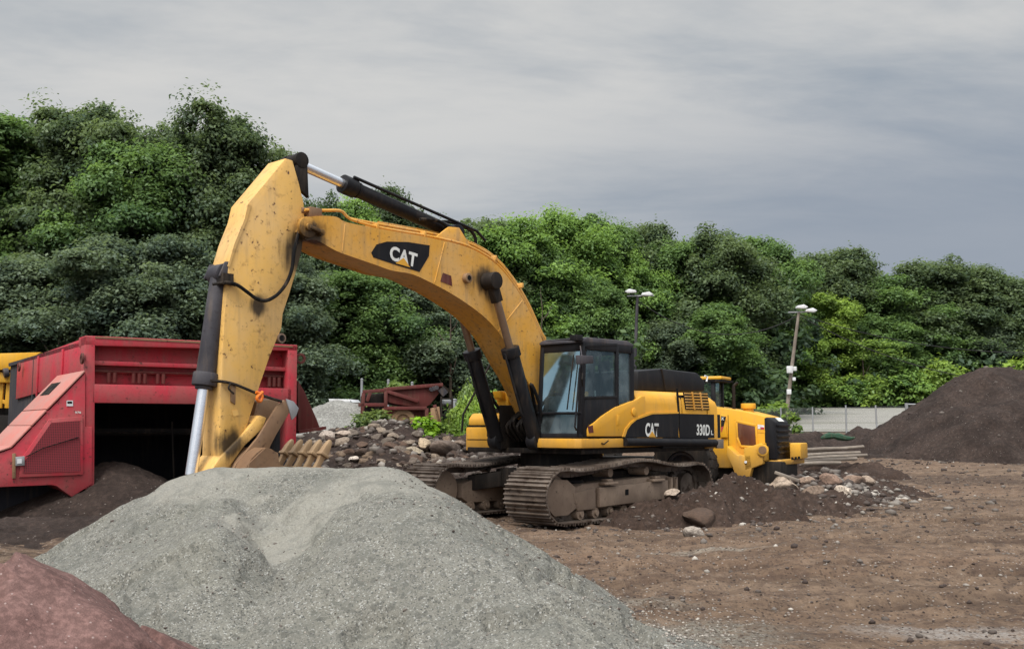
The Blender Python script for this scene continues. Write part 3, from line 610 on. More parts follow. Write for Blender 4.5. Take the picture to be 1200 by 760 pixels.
# linkage
lk = MB()
for s in (1, -1):
    y = s*.3
    lk.prism([P(331, 468, .3)*1, P(340, 478, .3), P(320, 512, .3), P(300, 552, .3), P(268, 556, .3), P(274, 543, .3), P(300, 512, .3), P(322, 476, .3)] if s > 0 else [Vector((p.x, -.3, p.z)) for p in [P(331, 468, .3), P(340, 478, .3), P(320, 512, .3), P(300, 552, .3), P(268, 556, .3), P(274, 543, .3), P(300, 512, .3), P(322, 476, .3)]], (0, s*.05, 0))
lk.build('side_link', 'steelbrown', ex, bevel=.012)
m = MB(); c = P(296, 534, .352); m.cyl(c, c+Vector((0, .02, 0)), .075, n=24); m.build('link_pin', 'rodbrown', ex, bevel=.006)
pw = plane_xz([(304, 486), (313, 489), (308, 502), (287, 522), (262, 556), (244, 556), (256, 538), (282, 512)], .27)
MB().prism(pw, (0, -.52, 0)).build('power_link', 'yellow_stick', ex, bevel=.02)
MB().prism(plane_xz([(301, 470), (325, 466), (331, 480), (308, 512), (294, 505)], .12), (0, -.4, 0)).build('bucket_bracket', 'steelbrown', ex, bevel=.02)
MB().prism(plane_xz([(334, 467), (343, 470), (349, 478), (346, 487), (341, 492), (338, 480)], .34), (0, .03, 0)).build('lifting_eye', 'galv', ex, bevel=.008)
# wire rope sling with an orange hook
ws = MB(); ws.tube(catmull([P(247, 446, .25), P(262, 447, .25), P(275, 450, .26), P(290, 456, .28), P(304, 462, .3), P(320, 467, .34), P(330, 470, .36)], 4), .022, 6)
ws.tube(catmull([P(270, 449, .28), P(268, 455, .28), P(274, 461, .28)], 4), .014)
ws.build('wire_sling', 'grime', ex)
hk = MB(); hk.tube(catmull([P(300, 459, .33), P(307, 463, .35), P(305, 470, .35), P(301, 466, .35), P(308, 459, .35)], 4), .024); hk.build('sling_hook', 'orange', ex)
# grease pins and bolts
# ================================================================== RED MACHINE (left)
RA = R(35); ro = at(100, 500, 18.0)
RF = Frame((ro.x, ro.y), RA)
red = empty('screening_plant', (ro.x, ro.y, 0), RA, label='big red steel screening plant with a wide dark tunnel opening and a mesh side door', cat='screening plant')
RP = RF.Y      # plane y=0 is the front face, y>0 recedes
def rq(px, y=0): return [RP(a, b, y) for a, b in px]
m = MB(); xR = RP(348, 430, 0).x; zT = RP(110, 394, 0).z; W = xR
m.prism(rq([(100, 393.5), (111.5, 394), (110.5, 575), (100, 578)]), (0, .35, 0))
m.prism(rq([(337.5, 404), (348.5, 404.5), (347, 530), (336, 530)]), (0, .35, 0))
m.prism(rq([(100, 393), (348.5, 404), (348.5, 411), (100, 404.5)]), (0, .5, 0))
m.box(.1, W-.1, .0, .12, zT-1.17, zT-.84)
m.box(.1, W-.1, .30, .36, zT-.9, zT-.1)
m.box(.1, W-.1, .10, .30, zT-.50, zT-.42); m.box(.1, W-.1, .18, .30, zT-.63, zT-.60)
m.build('portal_frame', 'red', red, bevel=.012)
mm = MB()
for k in range(9):
    x = .4+W*.11*k
    if k != 3:
        for j in range(2+k%2): mm.cyl((x+.1*j, .16, zT-.80), (x+.1*j, .16, zT-.62), .035, n=10)
mm.cyl((.1, .2, zT-.60), (W-.1, .2, zT-.60), .03); mm.build('spring', 'maroon', red)
m = MB()
m.box(.1, W-.1, -.012, .0, zT-.03, zT-.0)
m.build('top_edge_strip', 'steelbrown', red)
# box body: dark inside
m = MB(); m.box(.05, .12, .3, 8.2, .35, zT-.12); m.box(W-.12, W-.05, .3, 8.2, .35, zT-.12); m.box(.0, W, .4, 8.2, zT-.14, zT-.06); m.box(.0, W, 5.0, 5.1, .0, zT-.12); m.box(-2.6, -.12, 1.0, 1.1, 0, 1.1)  # closing back wall and sheet under the engine box, added to keep openings dark
M['inner'] = mat_paint('shaded_inner_steel', (.035, .035, .042), (.05, .05, .055), rust=(.06, .045, .035), amt=.4, dustamt=.3, rough=.9)  # the tunnel's shade is put into this near-black steel colour
m.build('tunnel_casing', 'inner', red)
m = MB()
for y in (1.4, 2.6, 3.8): m.box(.1, W-.1, y, y+.1, zT-1.75, zT-1.62)
m.tube([(.3, 1.2, 1.5), (W-.3, 1.5, 1.45)], .02); m.tube([(1.8, 1.0, 1.7), (1.9, 1.1, .6)], .02)
m.build('cross_member', 'grime', red)
m = MB()
tpb = [RP(100, 393.5, 0), RP(100, 437, 0)]
zs = tpb[1].z
m.prism([(-.0, .02, tpb[0].z), (-.0, .02, zs-.1), (-.0, 7.0, zs-.3), (-.0, 7.0, tpb[0].z-.1)], (.08, 0, 0)); m.box(-.03, .0, 2.0, 2.1, zs-.3, tpb[0].z-.1); m.box(-.03, .0, 4.4, 4.5, zs-.3, tpb[0].z-.1)
m.build('side_panel', 'red', red, bevel=.008)
# side engine box with the sloping lid
fa = [(100, 437), (56, 482), (38, 501), (15, 525), (-40, 545), (-40, 572), (60, 568), (66, 569), (84, 582), (108, 567), (108, 500), (100, 500)]
fp = rq(fa, -.03); m = MB()
m.prism(fp, (0, 2.1, 0)); bx = m.build('engine_box', 'red', red, bevel=.012)
def lid(a, b, y1=2.2, lift=.02):
    p = RP(a[0], a[1], -.05); q = RP(b[0], b[1], -.05); n = Vector((q.z-p.z, 0, -(q.x-p.x))).normalized()
    if n.z < 0: n = -n
    p = p+n*lift; q = q+n*lift
    return MB().prism([p, q, q+n*.03, p+n*.03], (0, y1, 0))
lid((101, 436), (57, 481)).build('lid', 'reddust', bx, bevel=.008)
lid((56.4, 481.8), (39, 500)).build('lid', 'reddust', bx, bevel=.008)
lid((38.5, 500.5), (15, 525)).build('lid', 'reddust', bx, bevel=.008)
lid((14.5, 525.5), (-42, 545)).build('lid', 'reddust', bx, bevel=.008)
dr = rq([(22, 559), (24, 538), (57, 490.5), (96.5, 487.5), (97, 556)], -.035)
MB().prism(dr, (0, -.035, 0)).build('mesh_door_frame', 'red', bx, bevel=.01)
t = NT('red_expanded_mesh'); v = t.obj(); x, y, z = t.xyz(v)
a = t.math('SINE', t.math('MULTIPLY', t.math('ADD', x, z), 110)); b = t.math('SINE', t.math('MULTIPLY', t.math('SUBTRACT', x, z), 110)); f = t.math('GREATER_THAN', t.math('MULTIPLY', a, b), .12)
M['redmesh'] = t.out(t.pbsdf(Base_Color=t.mix(f, (.24, .02, .03), (.05, .008, .01)), Roughness=.7))
dd = rq([(27, 554), (29, 540), (60, 495), (93.5, 492.5), (94, 552)], -.072)
door2 = MB().prism(dd, (0, -.006, 0)).build('mesh_door', 'redmesh', bx)
lk_ = MB(); lk_.prism(rq([(18, 535), (28.5, 534), (28.5, 545), (18, 545.5)], -.078), (0, -.03, 0)); lk_.build('door_lock', 'galv', door2, bevel=.006)
MB().prism(rq([(20, 537.5), (25.5, 537), (25.5, 542.5), (20, 543)], -.11), (0, -.004, 0)).build('lock_plate', 'white', door2)
MB().prism(rq([(14, 531), (18, 530.5), (18, 560), (14, 560.5)], -.03), (0, -.05, 0)).build('door_post', 'steelbrown', bx, bevel=.01)
MB().tube([RP(30, 535, -.10), RP(50, 525, -.10), RP(92, 512, -.09)], .008).build('stay_cable', 'dark', bx)
MB().prism(rq([(78, 469), (85.5, 469), (85.5, 475.5), (78, 475.5)], -.034), (0, -.006, 0)).build('warning_label', 'white', bx)
MB().prism(rq([(79, 470), (84.5, 470), (84.5, 472.5), (79, 472.5)], -.041), (0, -.003, 0)).build('label_print', 'dark', bx)
letters('978', rq([(88, 484.3), (95, 484.3), (95, 481.7), (88, 481.7)], -.036), 'decalwhite', bx)
m = MB(); c = RP(60, 466, 1.0)
# slot and handle in the lid
m = MB(); p = RP(92, 447, -.05)
for (cx, cz, yy) in ((100-78, 0, 0),):
    pass
a = RP(90, 447.2, -.05); b = RP(75, 462.5, -.05); n = Vector((b.z-a.z, 0, -(b.x-a.x))).normalized(); n = n if n.z > 0 else -n
MB().prism([a+n*.052+Vector((0, 1.1, 0)), b+n*.052+Vector((0, 1.1, 0)), b+n*.056+Vector((0, 1.1, 0)), a+n*.056+Vector((0, 1.1, 0))], (0, .8, 0)).build('lid_slot', 'dark', bx)
m = MB()
for (x, y) in ((99, 420), (22, 427)):
    yy = 0 if x > 50 else 6.0
    c = RP(x, y, yy) if x > 50 else Vector((-.05, 6.2, tpb[0].z-.25)); m.ring(c+Vector((-.04, 0, 0)), (1, 0, 0), .05, .10, .04, 16)
c = RP(352, 420, .1); m.ring(c, (0, 1, 0), .06, .11, .05, 16)
m.build('lifting_eye', 'maroon', red)
m = MB(); m.box(.1, .5, .3, 7.5, .1, .45); m.box(W-.5, W-.1, .3, 7.5, .1, .45); m.build('skid', 'grime', red, bevel=.02)
# dark red chute wing on the far side
MB().prism([RF.Y(349, 445, .6), RF.Y(357, 458, .6), RF.Y(372, 492, .6), RF.Y(376, 503, .6), RF.Y(349, 508, .6)], (0, .9, 0)).build('chute_wing', 'maroon', red, bevel=.02)
MB().bar(RF.Y(349, 506, .55), RF.Y(381, 501, .55), .12, .06).build('chute_lip', 'maroon', red)
# ================================================================== yellow machine behind the red one
YM = Frame(tuple(at(0, 500, 26))[:2], R(8)); ym = empty('conveyor_machine', (YM.o[0], YM.o[1], 0), R(8), label='yellow machine half hidden behind the red plant at the left edge', cat='machine')
q = lambda px, y=0: [YM.Y(a, b, y) for a, b in px]
MB().prism(q([(-120, 414), (-10, 414), (48, 412.5), (30, 425), (16, 433), (-120, 434)]), (0, 1.6, 0)).build('hopper_side', 'yellow_loader', ym, bevel=.02)
MB().prism(q([(-120, 436), (16, 436), (22, 441), (14, 448), (-120, 448)], .1), (0, 1.2, 0)).build('conveyor_beam', 'yellow_loader', ym, bevel=.02)
m = MB()
for x in (-60, -30, 3, 12): m.bar(YM.Y(x, 436, .3), YM.Y(x-3, 478, .3), .12, .12, (0, 1, 0))
m.bar(YM.Y(-90, 449, .3), YM.Y(20, 474, .3), .1, .1, (0, 1, 0)); m.build('support_leg', 'yellow_loader', ym, bevel=.01)
MB().prism(q([(-120, 448), (10, 448), (4, 500), (-120, 500)], .5), (0, 1.0, 0)).build('engine_case', 'grime', ym, bevel=.02)
MB().box(-4, .3, .3, 1.6, 0, 1.9).build('chassis', 'grime', ym, bevel=.02)
MB().cyl(YM.Y(4, 437, .0), YM.Y(10, 436, .05), .12).build('roller', 'cylgrey', ym)
# ================================================================== WHEEL LOADER behind the excavator
lo = at(819, 560, 24.3)
LF = Frame((lo.x, lo.y, 0), math.atan2(-.47, .88))
ld = empty('wheel_loader', (lo.x, lo.y, 0), LF.ang, label='yellow wheel loader with a black rear grille, tucked behind the tail of the excavator', cat='wheel loader')
LP = LF.Y
def lq(px, y): return [LP(a, b, y) for a, b in px]
ys = -.62
m = MB()
hs_ = lq([(790, 470), (812, 472), (845, 477.5), (872, 481.5), (898, 488), (899.5, 530), (880, 548), (845, 548), (790, 545)], ys)
m.prism(hs_, (0, 1.24, 0)); hood = m.build('engine_hood', 'yellow_loader', ld, bevel=.022)
MB().prism(lq([(845, 486), (850, 486.5), (853, 512), (845, 512.3)], ys-.004), (0, -.05, 0)).build('side_plate', 'yellow_loader', hood, bevel=.01)
MB().prism(lq([(864.5, 495), (884.8, 499.5), (886, 521.8), (869, 521), (865.5, 512)], ys-.002), (0, -.02, 0)).build('side_screen', 'brownglass', hood, bevel=.004)
m = MB()
for a, b in (((863, 493.5), (886, 498.5)), ((886, 498.5), (887.5, 523.5)), ((887.5, 523.5), (868, 522.5)), ((868, 522.5), (864, 512)), ((864, 512), (863, 493.5))): m.bar(LP(*a, ys-.01), LP(*b, ys-.01), .05, .03, (0, 1, 0))
m.build('screen_frame', 'yellow_loader', hood, bevel=.005)
MB().prism(lq([(853.5, 486), (854.5, 530), (853.9, 530), (852.9, 486)], ys-.002), (0, -.003, 0)).build('panel_gap', 'dark', hood)
MB().prism(lq([(888, 497), (895.5, 498), (895.5, 503), (888, 502)], ys-.003), (0, -.004, 0)).build('flag_sticker', 'white', hood)
MB().prism(lq([(891, 500), (895.4, 500.5), (895.4, 502.8), (891, 502.1)], ys-.008), (0, -.002, 0)).build('flag_stripes', 'red', hood)
MB().prism(lq([(888, 504), (896.5, 504.5), (896.5, 507), (888, 506.5)], ys-.003), (0, -.004, 0)).build('small_plate', 'yellow', hood)
MB().prism(lq([(845, 487), (851, 488), (848, 499), (845, 500)], ys-.058), (0, -.004, 0)).build('name_panel', 'black', hood)
letters('K', lq([(845.6, 492), (848.8, 492), (849.2, 488.5), (845.9, 488.2)], ys-.066), 'decalwhite', hood)
MB().prism(lq([(845, 500), (848, 499.2), (846, 505), (845, 506)], ys-.06), (0, -.003, 0)).build('name_stripe', 'red', hood)
# grille box at the tail
xg = LP(898, 510, ys).x
gz0, gz1 = LP(898, 538, ys).z, LP(897, 489, ys).z
m = MB(); m.prism([(xg-.05, -.625, gz0), (xg+.24, -.625, gz0), (xg+.20, -.625, gz1-.10), (xg+.10, -.625, gz1-.01), (xg-.05, -.625, gz1+.015)], (0, 1.25, 0)); gr = m.build('rear_grille', 'black', ld, bevel=.03)
m = MB()
for k in range(6):
    z = gz0+.12+(gz1-gz0-.2)*k/6; m.box(xg+.20, xg+.265, -.52, .52, z, z+.055)
m.build('grille_slat', 'cyl', gr, bevel=.008)
m = MB(); m.prism([(xg+.11, -.22, gz1-.01), (xg+.20, -.22, gz1-.09), (xg+.21, -.22, gz1-.08), (xg+.12, -.22, gz1+.003)], (0, .44, 0)); m.build('grille_badge', 'decalwhite', gr)
# counterweight
m = MB(); cz = lambda x, y: LP(x, y, -1.0).z
zb_, zt_ = LP(881, 546, -1.0).z, LP(881, 526, -1.0).z
m.prism([(xg-.42, -.98, zb_-.12), (xg-.42, -.98, zt_+.02), (xg+.0, -.98, zt_+.14), (xg+.0, -.98, zb_+.05)], (0, 1.96, 0))
m.prism([(xg+.0, -.95, zb_+.12), (xg+.05, -.9, zb_+.12), (xg+.06, -.65, zb_+.12), (xg+.0, -.65, zb_+.12)], (0, 0, zt_-zb_-.06)); m.prism([(xg+.34, .1, zb_+.14), (xg+.58, .15, zb_+.14), (xg+.56, .95, zb_+.14), (xg+.0, .95, zb_+.14), (xg+.0, .62, zb_+.14), (xg+.34, .62, zb_+.14)], (0, 0, zt_-zb_-.02)); m.prism([(xg+.0, -.6, zb_+.02), (xg+.32, -.6, zb_+.02), (xg+.5, .9, zb_+.02), (xg+.0, .9, zb_+.02)], (0, 0, .12))
cwl = m.build('counterweight', 'yellow_loader', ld, bevel=.035)
m = MB()
for k in range(4): m.box(xg+.53, xg+.56, -.6+.32*k, -.5+.32*k, zb_+.14, zb_+.2)
m.build('counterweight_notch', 'dark', cwl)
m = MB(); c = LP(894, 527, -.99); m.cyl(c, c+Vector((0, -.03, 0)), .13, n=20); c2 = c+Vector((-.02, 0, .0)); mm = m.build('light_housing', 'yellow_loader', cwl, bevel=.006); MB().cyl(c+Vector((0, -.031, 0)), c+Vector((0, -.037, 0)), .09, n=20).build('tail_light', 'steelbrown', cwl)
# fender and frame below
fn = lq([(852, 522), (864, 533), (880, 533), (881, 548), (878.5, 558.5), (862, 558.5), (858, 546), (851, 533)], -.98)
MB().prism(fn, (0, .7, 0)).build('rear_fender', 'yellow_loader', ld, bevel=.02)
c = LP(874, 541, -.985); MB().cyl(c, c+Vector((0, -.02, 0)), .03, n=12).build('reflector', 'white', ld)
m = MB(); m.box(-2.6, xg+.3, -.5, .5, .45, zb_+.15); m.box(xg-.6, xg+.35, -.8, .8, .35, zb_+.1); m.build('rear_frame', 'grime', ld, bevel=.03)
m = MB(); m.box(-6.0, -2.6, -.45, .45, .5, 1.15); m.build('front_frame', 'yellow_loader', ld, bevel=.03)
MB().prism([(-2.4, -.9, 1.1), (-.9, -.9, 1.1), (-.9, -.9, 1.45), (-2.4, -.9, 1.45)], (0, .35, 0)).build('step_box', 'yellow_loader', ld, bevel=.02)
for x in (0, -3.1):
    for s in (-1, 1):
        c = Vector((x, s*1.0, .70)); w = MB(); w.ring(c, (0, 1, 0), .36, .72, .5, 40)
        tyre = None
        for k in range(22):
            a = 2*math.pi*k/22; e = Vector((math.cos(a), 0, math.sin(a)))
            for ss in (-1, 1): w.bar(c+e*.71+Vector((0, ss*.02, 0)), c+e.cross(Vector((0, 1, 0)))*.05+e*.69+Vector((0, ss*.25, 0)), .07, .05, e)
        rim = MB(); rim.ring(c, (0, 1, 0), .28, .37, .4, 32); rim.cyl(c-Vector((0, .1, 0)), c+Vector((0, .1, 0)), .29, n=32); rim.cyl(c-Vector((0, .2, 0)), c+Vector((0, .2, 0)), .12)
        wh = w.build('wheel', 'rubber', ld); rim.build('rim', 'cylgrey', wh)
# loader cab
def lbox(px0, px1, yy0, yy1): pass
cz0 = LP(840, 476, -.5).z
cx1 = LP(855, 443, .1).x-.1
ctop = LP(838, 443, -.6).z
m = MB()
for x in (-2.0, cx1-.1):
    for y in (-.55, .1): m.bar((x, y, cz0-.6), (x, y, ctop-.03), .09, .09)
m.box(-2.0, cx1-.05, -.58, .13, cz0-.8, cz0-.1); m.build('cab_frame', 'black', ld, bevel=.01)
MB().box(-2.2, cx1+.12, -.62, .18, ctop-.03, ctop+.05).build('cab_roof', 'yellow_loader', ld, bevel=.03)
MB().box(-2.22, cx1+.16, -.64, .20, ctop-.08, ctop-.03).build('roof_edge', 'dark', ld)
m = MB(); m.add([(-2, -.54, cz0-.1), (cx1-.1, -.54, cz0-.1), (cx1-.1, -.54, ctop-.07), (-2, -.54, ctop-.07)], [[0, 1, 2, 3]]); m.add([(cx1-.1, -.54, cz0-.1), (cx1-.1, .1, cz0-.1), (cx1-.1, .1, ctop-.07), (cx1-.1, -.54, ctop-.07)], [[0, 1, 2, 3]]); m.build('cab_window', 'glass', ld)
m = MB(); e = LP(860, 476, .0); m.cyl((e.x, 0, cz0-.2), (e.x, 0, LP(860, 452, 0).z), .04); m.tube([(e.x, 0, LP(860, 452, 0).z), (e.x+.1, 0, LP(860, 448, 0).z)], .035); m.build('exhaust_pipe', 'grime', ld)
m = MB(); e = LP(877, 476, .0); m.cyl((e.x, 0, e.z-.35), (e.x, 0, e.z-.02), .12); m.cyl((e.x, 0, e.z-.05), (e.x, 0, e.z+.07), .17, n=18); m.build('air_intake', 'yellow_loader', ld, bevel=.01)
# ================================================================== old maroon crusher, middle distance
zc = g1(-3.2, 30)
CF = Frame((at(470, 500, 30).x, 30, 0), R(12)); cr = empty('crusher', (CF.o[0], 30, 0), R(12), label='old dark red hopper machine with beams and wheel behind the rock heap', cat='crusher')
q = lambda px, y=0: [CF.Y(a, b, y) for a, b in px]
MB().prism(q([(452, 455), (517, 451), (519, 455), (504, 474), (497, 478), (462, 473), (452, 470)]), (0, 1.6, 0)).build('hopper', 'maroon', cr, bevel=.02)
m = MB()
for a, b in (((450, 456), (519, 450.5)), ((452, 457), (452, 478)), ((453, 458), (490, 470)), ((425, 459), (452, 457)), ((426, 460), (424, 490)), ((434, 459), (430, 470)), ((450, 478), (500, 478)), ((500, 478), (500, 500)), ((420, 474), (452, 474)), ((509, 474), (516, 500)), ((450, 478), (446, 502))): m.bar(CF.Y(*a, -.05), CF.Y(*b, -.05), .1, .1, (0, 1, 0))
m.build('beam_frame', 'maroon', cr, bevel=.01)
MB().prism(q([(426, 462), (450, 460), (450, 500), (424, 500)], .1), (0, 1.3, 0)).build('drive_box', 'grime', cr, bevel=.03)
MB().prism(q([(453, 480), (505, 480), (512, 505), (446, 505)], .2), (0, 1.2, 0)).build('body', 'maroon', cr, bevel=.03)
c = CF.Y(472, 493, .1); m = MB(); m.ring(c, (0, 1, 0), .2, .36, .2, 28); m.cyl(c-Vector((0, .05, 0)), c+Vector((0, .05, 0)), .2); m.build('flywheel', 'steelbrown', cr)
MB().prism(q([(505, 478), (515, 476), (517, 500), (505, 502)], -.1), (0, .3, 0)).build('side_crate', 'steelbrown', cr, bevel=.01)
m = MB()
for k in range(3): m.cyl(CF.Y(505+k*3, 456-k, -.1), CF.Y(506+k*3, 456-k, -.2), .06)
m.bar(CF.Y(516, 455, 0), CF.Y(522, 462, 0), .12, .2); m.build('end_bracket', 'cylgrey', cr)
# dark trailer like stack right of it
SF = Frame((at(525, 500, 33).x, 33, 0), 0)
q = lambda px, y=0: [SF.Y(a, b, y) for a, b in px]
st_ = empty('bench_frame', (SF.o[0], 33, 0), 0, label='dark metal frame of bars beside the galvanised fence post', cat='metal frame')
m = MB()
for yy in (467, 474, 480, 486): m.bar(SF.Y(516, yy, 0), SF.Y(531, yy, 0), .05, .05)
for xx in (517, 530): m.bar(SF.Y(xx, 464, 0), SF.Y(xx, 498, 0), .06, .06)
m.build('bar', 'grime', st_)
MB().prism(q([(517, 468), (528, 468), (530, 474), (517, 475)], .1), (0, .3, 0)).build('seat_board', 'galv', st_, bevel=.01)
# white lidded box
WF = Frame((at(399, 480, 38).x, 38, 0), R(-10)); wb = empty('white_box', (WF.o[0], 38, 0), R(-10), label='white box-like body partly hidden behind the pale gravel heap', cat='box')
q = lambda px, y=0: [WF.Y(a, b, y) for a, b in px]
MB().prism(q([(386, 470), (411, 470), (413, 500), (385, 500)]), (0, .9, 0)).build('body', 'white', wb, bevel=.02)
MB().prism(q([(385, 467), (410, 467.5), (413, 471), (386, 471)], -.05), (0, 1.0, 0)).build('lid', 'white', wb, bevel=.01)
MB().prism(q([(410, 468), (413, 471), (414, 480), (412, 480)], -.06), (0, .05, 0)).build('edge_trim', 'galv', wb)
# galvanised rail fence in the middle
GF = Frame((at(532, 500, 34).x, 34, 0), 0); gf = empty('rail_fence', (GF.o[0], 34, 0), 0, label='grey galvanised two rail fence with one stout post behind the excavator boom', cat='fence')
gz = g1(-2, 34)
def gpost(px, top, r=.05): p = GF.Y(px, top, 0); m = MB(); m.cyl((p.x, 0, gz-.3), (p.x, 0, p.z), r, n=12); m.tube([(p.x, 0, p.z), (p.x, 0, p.z+.03)], [r*1.2, r*.4], 12); return m
gpost(532.5, 468, .085).build('post', 'galv', gf); gpost(615, 470, .05).build('post', 'galv', gf)
for yy in (473, 486.5): MB().cyl(GF.Y(532.5, yy, 0), GF.Y(660, yy, 0), .04, n=10).build('rail', 'galv', gf)
for px, top in ((424, 444), (455, 445), (483, 448)):
    p = at(px, top, 36); b = MB().cyl((0, 0, -1.6), (0, 0, 0), .045, n=10).tube([(0, 0, 0), (0, 0, .03)], [.055, .02], 10).build('fence_post', 'galv', None); b.location = p
    tag(b, {424: 'thin pale fence post sticking up left of the dark red hopper machine', 455: 'thin pale fence post sticking up behind the dark red hopper machine', 483: 'short grey fence post sticking up behind the dark red hopper, farthest right of three'}[px], 'fence post', 'thin posts behind the old hopper')
# bent steel bar standing left of the excavator's tool box
# ================================================================== chain link fence right
FZ = Frame((at(988, 500, 68).x, 68, 0), R(4)); cf = empty('chain_link_fence', (FZ.o[0], 68, 0), R(4), label='chain link fence with grey posts in front of the pale lot', cat='fence')
ps = {}
for px, tp, r in ((880, 478, .05), (915, 477, .05), (952, 476.5, .05), (991, 474.5, .055), (1026, 474.5, .055), (1062, 472, .11), (1080, 472.5, .05), (1098, 472.5, .05)):
    p = FZ.Y(px, tp, 0); zz = float(gh(0, 68))-.1; ps[px] = p
    MB().cyl((p.x+.04*(px > 1000), 0, zz), (p.x, 0, p.z), r, n=10).build('post', 'galv', cf)
MB().cyl(ps[1062]-Vector((0, 0, .08)), ps[1098]-Vector((0, 0, .08)), .05).build('top_rail', 'galv', cf)
MB().cyl(Vector((ps[1062].x, 0, ps[1062].z-.5)), FZ.Y(1037, 500, 0), .035).build('brace', 'galv', cf)
t = NT('chain_link'); v = t.obj(); x, y, z = t.xyz(v)
a = t.math('ABSOLUTE', t.math('SINE', t.math('MULTIPLY', t.math('ADD', x, z), 45))); b = t.math('ABSOLUTE', t.math('SINE', t.math('MULTIPLY', t.math('SUBTRACT', x, z), 45)))
wv = t.math('LESS_THAN', t.math('MINIMUM', a, b), .2)
M['chain'] = t.out(t.n('ShaderNodeMixShader', {0: wv, 1: t.n('ShaderNodeBsdfTransparent').outputs[0], 2: t.pbsdf(Base_Color=(.16, .17, .17, 1), Roughness=.6, Metallic=.3)}).outputs[0])
zz = float(gh(0, 68)); a = ps[880]; b = ps[1098]; m = MB()
m.add([(a.x, .02, zz), (b.x, .02, zz), (b.x, .02, b.z-.1), (a.x, .02, a.z-.05)], [[0, 1, 2, 3]]); m.build('mesh', 'chain', cf)
# ================================================================== light poles
def light_pole(base, topp, Y, label, heads):
    b = at(*base, Y); tt = at(*topp, Y); o = empty('light_pole', b, 0, label=label, cat='light pole', group='leaning light poles behind the yard'); tt = tt-b
    MB().tube([(0, 0, -.5), tt*.5, tt], [.15, .13, .10], 12).build('pole', 'cylgrey' if base[0] < 800 else 'wood', o)
    m = MB(); m.bar(tt+Vector((-.75, 0, .02)), tt+Vector((1.2, 0, .05)), .09, .09); m.build('crossarm', 'galv', o)
    for (dx, dz, dr) in heads:
        c = tt+Vector((dx, 0, dz)); m = MB(); sd = 1 if dr > 0 else -1
        m.prism([c+Vector((-.35*sd, 0, -.06)), c+Vector((.30*sd, -.0, -.10)), c+Vector((.5*sd, 0, .02)), c+Vector((.2*sd, 0, .2)), c+Vector((-.3*sd, 0, .1))], (0, -.4, 0)); m.build('flood_lamp', 'white', o, bevel=.03)
    return o, b
p1, b1 = light_pole((919, 500), (936, 366), 74, 'leaning wooden light pole with two small meter boxes, right of the loader', ((.75, .1, 1), (.1, .35, 1)))
def onpole(py, base, topp, Y, b): f = (py-base[1])/(topp[1]-base[1]); return at(base[0]+(topp[0]-base[0])*f, py, Y)-b
for py, dx, s in ((433, -.2, .42), (432, .15, .25), (459, -.05, .3), (444, .2, .2)):
    c = onpole(py, (919, 500), (936, 366), 74, b1)+Vector((dx, -.2, 0)); MB().box(c.x-s/2, c.x+s/2, c.y-.15, c.y+.05, c.z-s*.6, c.z+s*.6).build('meter_box', 'white', p1, bevel=.02)
p2, b2 = light_pole((741, 500), (747, 347), 74, 'leaning light pole with flood lamps rising behind the excavator cab', ((.6, .1, 1), (-.45, .3, -1)))
def wire(a, b, sag, label, nm='overhead_wire'):
    pts = [Vector(a).lerp(Vector(b), t)-Vector((0, 0, sag*4*t*(1-t))) for t in np.linspace(0, 1, 24)]
    tag(MB().tube(pts, .034, 5).build(nm, 'cyl', None), label, 'wire')
wire(at(746, 351, 74), at(934, 370, 74), 1.9, 'thin overhead wire sagging between the two light poles')
wire(at(939, 371, 74), at(1330, 440, 70), 2.2, 'thin dark overhead wire running right from the light pole across the wood')
wire(at(938, 369, 74.2), at(1330, 403, 76), 1.5, 'faint upper overhead wire running right above the other one')
# ================================================================== MATERIALS for soil
def soil(name, c1, c2, peb, scale=1., bumps=.6, pebf=.72):
    t = NT(name); v = t.pos(); n1 = t.noise(v, .9*scale, 6, .6); n2 = t.noise(v, 9*scale, 6, .7); n3 = t.noise(v, 42*scale, 3, .6)
    col = t.mix(t.step(n1, .35, .65), c1, c2); col = t.mix(t.step(n2, .4, .7), t.mix(.45, col, (0, 0, 0)), col)
    vr = t.n('ShaderNodeTexVoronoi', {'Vector': v, 'Scale': 16*scale}); sp = t.math('MULTIPLY', t.math('LESS_THAN', vr.outputs['Distance'], .24), t.math('GREATER_THAN', t.xyz(vr.outputs['Color'])[0], pebf))
    col = t.mix(sp, col, peb)
    h = t.math('ADD', t.math('MULTIPLY', n2, 1.), t.math('MULTIPLY', n3, .35)); h = t.math('ADD', h, t.math('MULTIPLY', sp, .3))
    return t.out(t.pbsdf(Base_Color=col, Roughness=.92, Normal=t.bump(h, bumps, .07/scale), Specular_IOR_Level=.2))
M['soil'] = soil('dark_topsoil', (.042, .029, .024), (.072, .050, .041), (.16, .135, .12), 1, .9, .90)
M['soilred'] = soil('dark_red_soil', (.060, .037, .027), (.085, .056, .043), (.24, .19, .16), 1.1, .9, .90)
